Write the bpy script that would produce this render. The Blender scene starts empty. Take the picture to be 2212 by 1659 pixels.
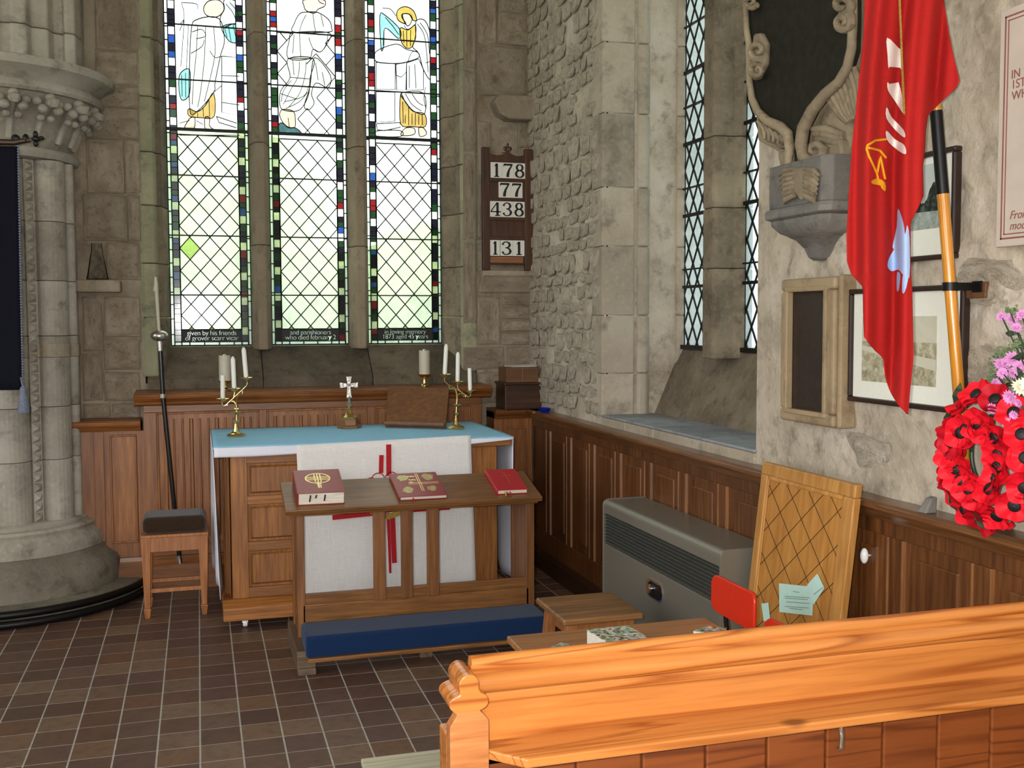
import bpy, bmesh, math, random
from mathutils import Vector, Matrix
rnd = random.Random(7)
R = math.radians
col = bpy.context.scene.collection
sc = bpy.context.scene

# ------------------------------------------------------------------ camera
FPX, IW, IH = 2280.0, 2212, 1659
YAW, PITCH, ROLL = R(16.55), R(-3.48), R(-0.23)
CAM = Vector((0, 0, 1.6))
_f = Vector((math.sin(YAW)*math.cos(PITCH), math.cos(YAW)*math.cos(PITCH), math.sin(PITCH)))
_r = Vector((math.cos(YAW), -math.sin(YAW), 0)); _u = _r.cross(_f)
_r, _u = _r*math.cos(ROLL)+_u*math.sin(ROLL), -_r*math.sin(ROLL)+_u*math.cos(ROLL)
cd = bpy.data.cameras.new('camera'); cam = bpy.data.objects.new('camera', cd); col.objects.link(cam)
cd.sensor_width = 36; cd.lens = 36*FPX/IW; cd.clip_start = .05; cd.clip_end = 300
cam.matrix_world = Matrix(((_r.x, _u.x, -_f.x, CAM.x), (_r.y, _u.y, -_f.y, CAM.y), (_r.z, _u.z, -_f.z, CAM.z), (0, 0, 0, 1)))
sc.camera = cam
def ray(px, py): return _r*((px-IW/2)/FPX) - _u*((py-IH/2)/FPX) + _f
def onx(px, py, x): d = ray(px, py); return CAM + d*((x-CAM.x)/d.x)
def ony(px, py, y): d = ray(px, py); return CAM + d*((y-CAM.y)/d.y)
def onz(px, py, z): d = ray(px, py); return CAM + d*((z-CAM.z)/d.z)

# ------------------------------------------------------------------ world, flash, exposure
SKY = 3.6
w = bpy.data.worlds.new('overcast_sky'); sc.world = w; w.use_nodes = True
bg = w.node_tree.nodes['Background']; bg.inputs[0].default_value = (.93, .97, 1, 1); bg.inputs[1].default_value = SKY
def lamp(name, kind, loc, power, **k):
    l = bpy.data.lights.new(name, kind); l.energy = power
    for a, b in k.items(): setattr(l, a, b)
    o = bpy.data.objects.new(name, l); col.objects.link(o); o.location = loc; return o
lamp('camera_flash', 'POINT', CAM + _r*-.06 + _u*.035 - _f*.01, 270, shadow_soft_size=.02, color=(1, .985, .965))
def portal(loc, size, direction):
    o = lamp('window_daylight', 'AREA', loc, 1, shape='RECTANGLE', size=size[0], size_y=size[1])
    o.data.cycles.is_portal = True
    o.rotation_euler = Vector(direction).to_track_quat('-Z', 'Y').to_euler()
sc.view_settings.view_transform = 'Standard'; sc.view_settings.look = 'None'
sc.view_settings.exposure = 0.18; sc.view_settings.gamma = 1.0; sc.view_settings.use_curve_mapping = False
sc.cycles.max_bounces = 5; sc.cycles.diffuse_bounces = 3; sc.cycles.glossy_bounces = 2; sc.cycles.transmission_bounces = 3; sc.cycles.transparent_max_bounces = 8; sc.cycles.sample_clamp_indirect = 4
sc.cycles.use_adaptive_sampling = True; sc.cycles.adaptive_threshold = .04; sc.cycles.adaptive_min_samples = 16
sc.cycles.use_denoising = True

# ------------------------------------------------------------------ materials
def srgb(r, g, b):
    f = lambda c: (c/255/12.92 if c/255 <= .04045 else ((c/255+.055)/1.055)**2.4)
    return (f(r), f(g), f(b), 1)
MATS = {}
class NT:
    def __init__(s, name):
        s.m = bpy.data.materials.new(name); s.m.use_nodes = True; s.t = s.m.node_tree; s.n = s.t.nodes; s.p = s.n['Principled BSDF']; MATS[name] = s.m
    def add(s, t, **k):
        x = s.n.new(t)
        for a, b in k.items():
            if a in x.inputs.keys(): x.inputs[a].default_value = b
            else: setattr(x, a, b)
        return x
    def link(s, a, b): s.t.links.new(a, b)
    def coords(s, scale=(1, 1, 1), rot=(0, 0, 0), rand=True):
        tc = s.add('ShaderNodeTexCoord'); mp = s.add('ShaderNodeMapping'); mp.inputs['Scale'].default_value = scale; mp.inputs['Rotation'].default_value = rot
        src = tc.outputs['Object']
        if rand:
            oi = s.add('ShaderNodeObjectInfo'); mu = s.add('ShaderNodeVectorMath', operation='SCALE'); mu.inputs[0].default_value = (37, 21, 53)
            s.link(oi.outputs['Random'], mu.inputs['Scale']); ad = s.add('ShaderNodeVectorMath', operation='ADD')
            s.link(src, ad.inputs[0]); s.link(mu.outputs[0], ad.inputs[1]); src = ad.outputs[0]
        s.link(src, mp.inputs['Vector']); return mp.outputs[0]
    def noise(s, v, scale, detail=4, rough=.55, dist=0):
        n = s.add('ShaderNodeTexNoise'); n.inputs['Scale'].default_value = scale; n.inputs['Detail'].default_value = detail
        n.inputs['Roughness'].default_value = rough; n.inputs['Distortion'].default_value = dist; s.link(v, n.inputs['Vector']); return n.outputs['Fac']
    def ramp(s, fac, stops):
        r = s.add('ShaderNodeValToRGB'); e = r.color_ramp.elements
        while len(e) < len(stops): e.new(.5)
        for i, (p, c) in enumerate(stops): e[i].position = p; e[i].color = c
        s.link(fac, r.inputs[0]); return r.outputs[0]
    def mix(s, a, b, fac, mode='MIX'):
        m = s.add('ShaderNodeMix', data_type='RGBA', blend_type=mode)
        for sock, v in ((m.inputs[0], fac), (m.inputs[6], a), (m.inputs[7], b)):
            if hasattr(v, 'links'): s.link(v, sock)
            else: sock.default_value = v
        return m.outputs[2]
    def bump(s, h, strength=.3, dist=.01, prev=None):
        b = s.add('ShaderNodeBump'); b.inputs['Strength'].default_value = strength; b.inputs['Distance'].default_value = dist
        s.link(h, b.inputs['Height'])
        if prev is not None: s.link(prev, b.inputs['Normal'])
        return b.outputs[0]
    def out(s, color=None, rough=None, metal=None, normal=None, **k):
        for key, v in (('Base Color', color), ('Roughness', rough), ('Metallic', metal), ('Normal', normal)):
            if v is None: continue
            if hasattr(v, 'links'): s.link(v, s.p.inputs[key])
            else: s.p.inputs[key].default_value = v
        for a, b in k.items(): s.p.inputs[a.replace('_', ' ')].default_value = b
        return s.m
def plain(name, c, rough=.6, metal=0, var=.12, scale=60, bump=.0, **k):
    t = NT(name); v = t.coords(); n = t.noise(v, scale, 3)
    d = tuple(x*(1-var) for x in c[:3])+(1,); l = tuple(min(1, x*(1+var)) for x in c[:3])+(1,)
    nm = t.bump(n, bump, .004) if bump else None
    return t.out(t.ramp(n, [(.3, d), (.7, l)]), rough, metal, nm, **k)
def wood(name, dark, light, along='x', fine=55, rough=.38, coat=.0, contrast=(.35, .68), streak=.5):
    t = NT(name); sc_ = {'x': (.06, 1, 1), 'y': (1, .06, 1), 'z': (1, 1, .06)}[along]
    v = t.coords(sc_); a = t.noise(v, fine, 5, .6); b = t.noise(v, 7, 3, .5, 1.2); c = t.noise(t.coords((1, 1, 1)), 3.5, 2)
    base = t.ramp(a, [(contrast[0], dark), (contrast[1], light)])
    mid = tuple((x*.7+y*.3)*.75 for x, y in zip(dark[:3], light[:3]))+(1,)
    base = t.mix(base, mid, t.ramp(b, [(.45, (0, 0, 0, 1)), (.7, (streak,)*3+(1,))]))
    base = t.mix(base, tuple(x*.8 for x in dark[:3])+(1,), t.ramp(c, [(.4, (0, 0, 0, 1)), (.75, (.35,)*3+(1,))]))
    oi = t.add('ShaderNodeObjectInfo'); hv = t.add('ShaderNodeHueSaturation'); mr = t.add('ShaderNodeMapRange')
    mr.inputs[3].default_value = .86; mr.inputs[4].default_value = 1.12; t.link(oi.outputs['Random'], mr.inputs[0]); t.link(mr.outputs[0], hv.inputs['Value']); t.link(base, hv.inputs['Color'])
    return t.out(hv.outputs[0], rough, 0, t.bump(a, .12, .002), Coat_Weight=coat, Coat_Roughness=.15)
def stone(name, c1, c2, c3, big=2.2, fine=28, bump=.5, rough=.9, per=.18):
    t = NT(name); v = t.coords((1, 1, 1), rand=True)
    a = t.noise(v, big, 5, .6, .15); b = t.noise(v, fine, 6, .65); c = t.noise(v, big*3.7, 5, .65, .1)
    base = t.ramp(a, [(.3, c1), (.52, c2), (.74, c3)])
    base = t.mix(base, tuple(x*.42 for x in c1[:3])+(1,), t.ramp(c, [(.53, (0, 0, 0, 1)), (.74, (.75,)*3+(1,))]))
    base = t.mix(base, c3, t.ramp(b, [(.5, (0, 0, 0, 1)), (.75, (.5,)*3+(1,))]))
    oi = t.add('ShaderNodeObjectInfo'); hv = t.add('ShaderNodeHueSaturation'); mr = t.add('ShaderNodeMapRange')
    mr.inputs[3].default_value = 1-per; mr.inputs[4].default_value = 1+per; t.link(oi.outputs['Random'], mr.inputs[0]); t.link(mr.outputs[0], hv.inputs['Value']); t.link(base, hv.inputs['Color'])
    n1 = t.bump(c, bump, .02); n2 = t.bump(b, bump*.8, .006, n1)
    return t.out(hv.outputs[0], rough, 0, n2)
def glass(name, c, hazy=.35, pattern=0, pc=(.9, .9, .8, 1)):
    t = NT(name); t.n.remove(t.p)
    o = t.n['Material Output']; tr = t.add('ShaderNodeBsdfTransparent'); tl = t.add('ShaderNodeBsdfTranslucent'); gl = t.add('ShaderNodeBsdfGlossy'); gl.inputs['Roughness'].default_value = .12
    col_ = c
    v = t.coords((1, 1, 1)); n = t.noise(v, 25, 3)
    col_ = t.mix(c, tuple(x*.86 for x in c[:3])+(1,), t.ramp(n, [(.4, (0, 0, 0, 1)), (.65, (1, 1, 1, 1))]))
    if pattern: col_ = t.mix(col_, pc, t.ramp(t.noise(v, pattern, 2, .5, 2.5), [(.47, (0, 0, 0, 1)), (.5, (.8, .8, .8, 1)), (.53, (0, 0, 0, 1))]))
    for x in (tr, tl): t.link(col_, x.inputs['Color']) if hasattr(col_, 'links') else None
    m1 = t.add('ShaderNodeMixShader'); m1.inputs[0].default_value = hazy; t.link(tr.outputs[0], m1.inputs[1]); t.link(tl.outputs[0], m1.inputs[2])
    m2 = t.add('ShaderNodeMixShader'); m2.inputs[0].default_value = .03; t.link(m1.outputs[0], m2.inputs[1]); t.link(gl.outputs[0], m2.inputs[2])
    t.link(m2.outputs[0], o.inputs[0]); return t.m

M = {}
M['oak'] = wood('oak_panelling', srgb(116, 66, 28), srgb(164, 104, 50), 'z', 60, .42)
M['oakh'] = wood('oak_rail', srgb(108, 60, 26), srgb(154, 96, 46), 'x', 60, .38)
M['oaky'] = wood('oak_long_rail', srgb(96, 60, 34), srgb(140, 92, 52), 'y', 60, .3, .3)
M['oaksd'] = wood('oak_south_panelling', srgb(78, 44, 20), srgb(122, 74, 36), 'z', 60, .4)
M['oakd'] = wood('oak_desk', srgb(104, 62, 30), srgb(146, 94, 48), 'z', 70, .42)
M['oakdh'] = wood('oak_desk_board', srgb(104, 66, 34), srgb(148, 100, 54), 'x', 70, .34)
M['altar'] = wood('oak_altar', srgb(124, 72, 28), srgb(174, 112, 50), 'z', 70, .45)
M['altarh'] = wood('oak_altar_board', srgb(124, 72, 28), srgb(172, 110, 50), 'x', 70, .45)
M['oakx'] = wood('oak_foot_end_grain', srgb(84, 66, 48), srgb(120, 98, 74), 'y', 50, .6)
M['brownwood'] = wood('brown_bookrest_wood', srgb(92, 58, 32), srgb(120, 80, 46), 'x', 60, .5)
M['darkwood'] = wood('dark_box_wood', srgb(46, 26, 14), srgb(78, 46, 26), 'x', 60, .4)
M['hymnwood'] = wood('hymn_board_wood', srgb(58, 32, 16), srgb(88, 52, 28), 'z', 60, .45)
M['hymnlight'] = wood('hymn_board_light_strip', srgb(130, 82, 48), srgb(158, 104, 66), 'x', 60, .5)
M['stoolw'] = wood('stool_wood', srgb(140, 84, 44), srgb(178, 116, 66), 'z', 70, .4)
M['seatw'] = wood('stool_top_wood', srgb(112, 76, 44), srgb(160, 114, 70), 'x', 50, .35)
M['boardw'] = wood('board_veneer', srgb(160, 104, 44), srgb(196, 138, 66), 'z', 30, .4)
M['boardf'] = wood('board_frame_wood', srgb(172, 116, 54), srgb(210, 154, 84), 'z', 50, .35)
M['polew'] = wood('varnished_ash_pole', srgb(196, 124, 30), srgb(226, 152, 46), 'z', 80, .12, .8)
M['platw'] = wood('worn_pale_boards', srgb(164, 158, 132), srgb(200, 196, 170), 'x', 40, .6)
M['tablew'] = wood('table_wood', srgb(140, 92, 52), srgb(180, 126, 76), 'x', 50, .4)
# pine with long growth rings
def pine(name, dark, light, rough=.3):
    t = NT(name); v = t.coords((.045, 1, 1)); n = t.noise(v, 7, 2, .5, .3)
    s = t.add('ShaderNodeMath', operation='MULTIPLY'); s.inputs[1].default_value = 14; t.link(n, s.inputs[0])
    f = t.add('ShaderNodeMath', operation='FRACT'); t.link(s.outputs[0], f.inputs[0])
    base = t.ramp(f.outputs[0], [(0, light), (.62, light), (.86, dark), (1, light)])
    g = t.noise(t.coords((.05, 1, 1)), 90, 4); base = t.mix(base, dark, t.ramp(g, [(.45, (0, 0, 0, 1)), (.8, (.55,)*3+(1,))]))
    big = t.noise(t.coords((.5, 1, 1)), 2.4, 2); base = t.mix(base, tuple(x*.62 for x in dark[:3])+(1,), t.ramp(big, [(.5, (0, 0, 0, 1)), (.8, (.5,)*3+(1,))]))
    vo = t.add('ShaderNodeTexVoronoi'); vo.inputs['Scale'].default_value = 1.0; t.link(t.coords((3.4, 6, 6)), vo.inputs['Vector'])
    base = t.mix(base, srgb(84, 36, 8), t.ramp(vo.outputs['Distance'], [(.07, (.9,)*3+(1,)), (.14, (0, 0, 0, 1))]))
    return t.out(base, rough, 0, t.bump(g, .08, .002), Coat_Weight=.5, Coat_Roughness=.2)
M['pine'] = pine('varnished_pine', srgb(150, 78, 26), srgb(198, 124, 58))
M['pined'] = pine('dark_stained_pine', srgb(96, 44, 14), srgb(132, 68, 26), .4)
M['pineend'] = wood('pine_end_grain', srgb(176, 104, 52), srgb(214, 142, 82), 'x', 90, .45)
M['wallE'] = stone('east_wall_stone', srgb(118, 101, 82), srgb(144, 129, 109), srgb(164, 152, 135), per=.14)
M['wallS'] = stone('south_wall_limewash', srgb(146, 133, 114), srgb(186, 171, 150), srgb(206, 194, 178), 3.2, 30, .6, per=.07)
M['ash'] = stone('ashlar_stone', srgb(144, 131, 112), srgb(168, 154, 134), srgb(186, 174, 156), 1.6, 40, .2, per=.1)
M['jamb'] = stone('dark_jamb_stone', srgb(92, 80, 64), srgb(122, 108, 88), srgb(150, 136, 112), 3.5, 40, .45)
M['sill'] = stone('dark_sill_stone', srgb(66, 57, 44), srgb(92, 82, 65), srgb(114, 102, 84), 3.5, 40, .4)  # darker stone tone for the east window sill
M['mull'] = stone('mullion_stone', srgb(112, 98, 78), srgb(136, 120, 98), srgb(152, 138, 114), 2.5, 45, .25)
M['greenst'] = stone('green_lit_stone', srgb(120, 118, 92), srgb(146, 142, 114), srgb(164, 158, 130), 2, 40, .25)  # greenish light on the outer window jambs put into the stone colour
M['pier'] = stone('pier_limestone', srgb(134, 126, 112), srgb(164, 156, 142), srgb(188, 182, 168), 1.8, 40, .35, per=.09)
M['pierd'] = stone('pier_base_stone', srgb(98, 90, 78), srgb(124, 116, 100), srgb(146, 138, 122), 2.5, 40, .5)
M['slate'] = stone('slate_ledge', srgb(116, 120, 124), srgb(140, 144, 148), srgb(160, 164, 166), 3, 40, .2, .6)
M['carved'] = stone('carved_monument_stone', srgb(112, 98, 78), srgb(138, 122, 98), srgb(160, 144, 118), 4, 45, .4)
M['carvedg'] = stone('grey_corbel_stone', srgb(98, 94, 88), srgb(118, 113, 106), srgb(138, 132, 124), 4, 45, .25)
M['darkslate'] = plain('dark_monument_slate', srgb(40, 38, 30), .9, 0, .2, 30, 0, Specular_IOR_Level=.15)
M['plaque'] = wood('dark_plaque_board', srgb(38, 28, 22), srgb(56, 42, 32), 'x', 60, .5)
M['plaquef'] = stone('plaque_frame_stone', srgb(140, 118, 88), srgb(158, 136, 104), srgb(172, 150, 118), 3, 40, .1, .6, .04)
M['tablet'] = plain('pale_marble_tablet', srgb(186, 174, 160), .4, 0, .05, 14)
M['tabletred'] = plain('tablet_red_lettering', srgb(134, 78, 70), .6)
M['grout'] = plain('pale_grout', srgb(184, 180, 172), .95, 0, .15, 80, .3)
def tile_mat():
    t = NT('brown_quarry_tile'); v = t.coords(); oi = t.add('ShaderNodeObjectInfo')
    base = t.ramp(oi.outputs['Random'], [(0, srgb(86, 62, 50)), (.3, srgb(104, 78, 62)), (.5, srgb(92, 66, 58)), (.7, srgb(120, 96, 76)), (.85, srgb(112, 78, 56)), (1, srgb(82, 58, 50))])
    n = t.noise(v, 22, 5, .65); base = t.mix(base, srgb(58, 42, 36), t.ramp(n, [(.45, (0, 0, 0, 1)), (.75, (.55,)*3+(1,))]))
    return t.out(base, .5, 0, t.bump(n, .15, .003))
M['tile'] = tile_mat()
M['lead'] = plain('lead_came', srgb(22, 24, 24), .6, .3)
M['iron'] = plain('black_iron', srgb(18, 17, 16), .45, .4)
M['black'] = plain('black_gloss', srgb(14, 13, 13), .25)
M['brass'] = plain('polished_brass', (.78, .58, .24, 1), .18, 1, .06)
M['silver'] = plain('tarnished_silver', (.62, .60, .54, 1), .28, 1, .2, 90, .4)
M['chrome'] = plain('chrome', (.8, .8, .8, 1), .12, 1, .03)
M['wax'] = plain('white_candle_wax', srgb(236, 232, 222), .45, 0, .03, 20, 0, Subsurface_Weight=.15)
M['waxc'] = plain('cream_candle_tube', srgb(196, 188, 166), .5, 0, .04, 20)
def cloth(name, c, rough=.9, scale=500, bump=.3, var=.1):
    t = NT(name); v = t.coords((1, 1, 1), rand=False); a = t.noise(t.coords((6, 6, .25), rand=False), scale*.25, 2); b = t.noise(t.coords((.25, .25, 6), rand=False), scale*.25, 2)
    h = t.add('ShaderNodeMath', operation='ADD'); t.link(a, h.inputs[0]); t.link(b, h.inputs[1])
    d = tuple(x*(1-var) for x in c[:3])+(1,); l = tuple(min(1, x*(1+var)) for x in c[:3])+(1,)
    hm = t.add('ShaderNodeMath', operation='MULTIPLY'); hm.inputs[1].default_value = .5; t.link(h.outputs[0], hm.inputs[0])
    return t.out(t.ramp(hm.outputs[0], [(.35, d), (.65, l)]), rough, 0, t.bump(h.outputs[0], bump, .002), Specular_IOR_Level=.2)
M['bluecloth'] = cloth('pale_blue_altar_cloth', srgb(156, 214, 248), .8, 300, .15, .05)
M['linen'] = cloth('white_linen', srgb(226, 226, 236), .9, 300, .15, .04)
M['frontal'] = cloth('woven_white_frontal', srgb(228, 222, 218), .95, 240, .6, .09)
M['redcloth'] = cloth('red_applique', srgb(176, 34, 40), .8, 300, .3, .12)
M['goldthread'] = plain('gold_thread', srgb(170, 136, 60), .5, .3, .4, 300, .5)
M['flagred'] = cloth('red_flag_cloth', srgb(172, 31, 28), .9, 200, .25, .06)
M['flagwhite'] = cloth('white_flag_emblem', srgb(226, 212, 204), .8, 200, .2, .05)
M['flagyellow'] = cloth('yellow_flag_emblem', srgb(214, 150, 26), .8, 200, .2, .08)
M['flagblue'] = cloth('pale_blue_flag_emblem', srgb(160, 184, 222), .8, 200, .2, .05)
M['navy'] = cloth('navy_velvet', srgb(12, 12, 24), .95, 200, .2, .2)
M['fringe'] = plain('blue_grey_fringe', srgb(104, 112, 128), .8, 0, .4, 200, .5)
M['velvet'] = plain('blue_velvet_cushion', srgb(18, 42, 78), .95, 0, .3, 220, .4, Specular_IOR_Level=.15, Sheen_Weight=.12)
M['brownvel'] = plain('brown_velvet_seat', srgb(50, 34, 22), .95, 0, .3, 180, .3, Specular_IOR_Level=.15, Sheen_Weight=.2)
M['bookred'] = plain('red_leather_cover', srgb(140, 34, 40), .35, 0, .1, 60, .1)
M['bookred2'] = plain('bright_red_cover', srgb(176, 26, 36), .4, 0, .06, 60, .1)
M['pages'] = wood('white_page_edges', srgb(220, 208, 190), srgb(244, 236, 222), 'x', 220, .8, streak=.1)
M['gold'] = plain('gold_blocking', (.83, .66, .28, 1), .3, .7, .1)
M['goldd'] = plain('dull_gold_blocking', (.50, .38, .16, 1), .35, .6, .25)
M['paper'] = plain('white_paper', srgb(232, 228, 214), .8, 0, .03)
M['greenpaper'] = plain('pale_green_paper', srgb(186, 220, 208), .8, 0, .03)
M['print'] = plain('grey_print', srgb(110, 118, 112), .8)
M['numcard'] = plain('white_number_card', srgb(222, 218, 206), .7, 0, .03)
M['ink'] = plain('black_ink', srgb(20, 18, 18), .6)
M['heater'] = plain('grey_heater_enamel', srgb(126, 120, 108), .34, .3, .06, 300)
M['louvre'] = plain('dark_grey_louvre', srgb(70, 70, 64), .5)
M['heaterd'] = plain('heater_dark_slot', srgb(20, 20, 18), .6)
M['redplastic'] = plain('red_chair_plastic', srgb(206, 44, 20), .3, 0, .04)
M['poppy'] = cloth('poppy_red_paper', srgb(224, 24, 40), .55, 80, .35, .1)
M['poppyd'] = cloth('dark_poppy_paper', srgb(178, 12, 30), .55, 80, .35, .12)
M['leaf'] = plain('dark_green_leaf', srgb(44, 62, 40), .45, 0, .3, 40, .3)
M['sedum'] = plain('grey_green_sedum', srgb(108, 126, 84), .8, 0, .35, 90, .4)
M['pink'] = plain('pink_petals', srgb(216, 142, 196), .7, 0, .15, 60)
M['whitefl'] = plain('cream_petals', srgb(240, 236, 208), .7, 0, .08, 60)
M['blueglass'] = plain('cobalt_glass', srgb(24, 50, 190), .08, 0, .1, 20, 0, Transmission_Weight=.6)
M['clear'] = glass('clear_glass', (.98, .99, .985, 1), 0.0)
_n = MATS['clear_glass'].node_tree; _lw = _n.nodes.new('ShaderNodeFresnel'); _lw.inputs[0].default_value = 1.12; _n.links.new(_lw.outputs[0], _n.nodes['Mix Shader.001'].inputs[0])
for _g in _n.nodes:
    if _g.type == 'BSDF_GLOSSY': _g.inputs['Roughness'].default_value = .02
M['ceramic'] = plain('white_ceramic', srgb(244, 242, 238), .2, 0, .02)
M['frameblk'] = plain('dark_brown_frame', srgb(44, 28, 22), .35, 0, .15)
M['mount'] = plain('cream_mount', srgb(226, 224, 210), .7, 0, .02)
def photo(name, cs, scale):
    t = NT(name); v = t.coords((1, 1, 1)); a = t.noise(v, scale, 6, .7, .6)
    return t.out(t.ramp(a, [(.3, cs[0]), (.5, cs[1]), (.7, cs[2])]), .25)
M['sepia'] = photo('sepia_town_print', (srgb(120, 112, 84), srgb(168, 160, 132), srgb(206, 200, 176)), 40)
M['sepiasky'] = photo('sepia_sky_print', (srgb(186, 182, 160), srgb(198, 194, 172), srgb(206, 202, 182)), 6)
M['bwtree'] = photo('grey_tree_print', (srgb(14, 20, 16), srgb(40, 50, 44), srgb(110, 118, 112)), 34)
M['bwgrass'] = photo('grey_meadow_print', (srgb(120, 130, 120), srgb(150, 160, 150), srgb(180, 186, 178)), 40)
M['bwsky'] = photo('grey_sky_print', (srgb(176, 184, 176), srgb(188, 194, 186), srgb(198, 204, 196)), 6)
def cover():
    t = NT('colourful_comic_cover'); v = t.coords((1, 1, 1)); vo = t.add('ShaderNodeTexVoronoi'); vo.inputs['Scale'].default_value = 85; t.link(v, vo.inputs['Vector'])
    s = t.add('ShaderNodeSeparateColor'); t.link(vo.outputs['Color'], s.inputs[0])
    c = t.ramp(s.outputs[0], [(0, srgb(60, 140, 50)), (.2, srgb(224, 214, 190)), (.4, srgb(90, 130, 170)), (.55, srgb(230, 226, 216)), (.7, srgb(150, 110, 70)), (.85, srgb(80, 60, 50)), (1, srgb(120, 180, 90))])
    return t.out(c, .3)
M['cover'] = cover()
M['covergreen'] = plain('green_book_border', srgb(70, 150, 50), .35)
# glass
M['gq'] = glass('pale_leaf_quarry_glass', (.84, .90, .78, 1), .62, 42, (.98, .98, .9, 1))
M['gq2'] = glass('clear_quarry_glass', (.90, .94, .88, 1), .6, 30, (.98, 1, .95, 1))
M['ggreen'] = glass('yellow_green_glass', (.55, .72, .16, 1), .4)
M['gwhite'] = glass('white_glass', (.95, .97, .97, 1), .6)
M['gedge'] = glass('pale_blue_edge_glass', (.82, .93, .92, 1), .5)
M['gred'] = glass('ruby_glass', (.15, .006, .008, 1), .4)
M['gblue'] = glass('blue_glass', (.012, .05, .20, 1), .4)
M['gdkgreen'] = glass('dark_green_glass', (.008, .03, .010, 1), .4)
M['gdark'] = glass('near_black_glass', (.006, .006, .012, 1), .4)
M['gflower'] = glass('white_flower_glass', (.62, .64, .5, 1), .4, 120, (.1, .1, .06, 1))
M['gteal'] = glass('teal_wing_glass', (.30, .62, .60, 1), .4, 60, (.05, .2, .22, 1))
M['gamber'] = glass('amber_robe_glass', (.52, .34, .10, 1), .4)
M['gskin'] = glass('flesh_tint_glass', (.85, .62, .46, 1), .5)
M['ghair'] = glass('golden_hair_glass', (.62, .42, .10, 1), .4, 90, (.2, .1, .02, 1))
M['gpale'] = glass('pale_drapery_glass', (.90, .93, .86, 1), .55, 26, (.55, .58, .45, 1))
M['gdteal'] = glass('dark_teal_ground_glass', (.04, .10, .11, 1), .4, 80, (.2, .3, .3, 1))
M['gsouth'] = glass('old_south_quarry_glass', (.55, .63, .70, 1), .45)
M['grass'] = plain('churchyard_grass', srgb(120, 150, 70), .9, 0, .3, 3)
M['hedge'] = plain('hedge_foliage', srgb(150, 182, 104), .8, 0, .4, 4)
M['render'] = plain('pale_rendered_wall', srgb(190, 196, 204), .9, 0, .08, 3)

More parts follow.
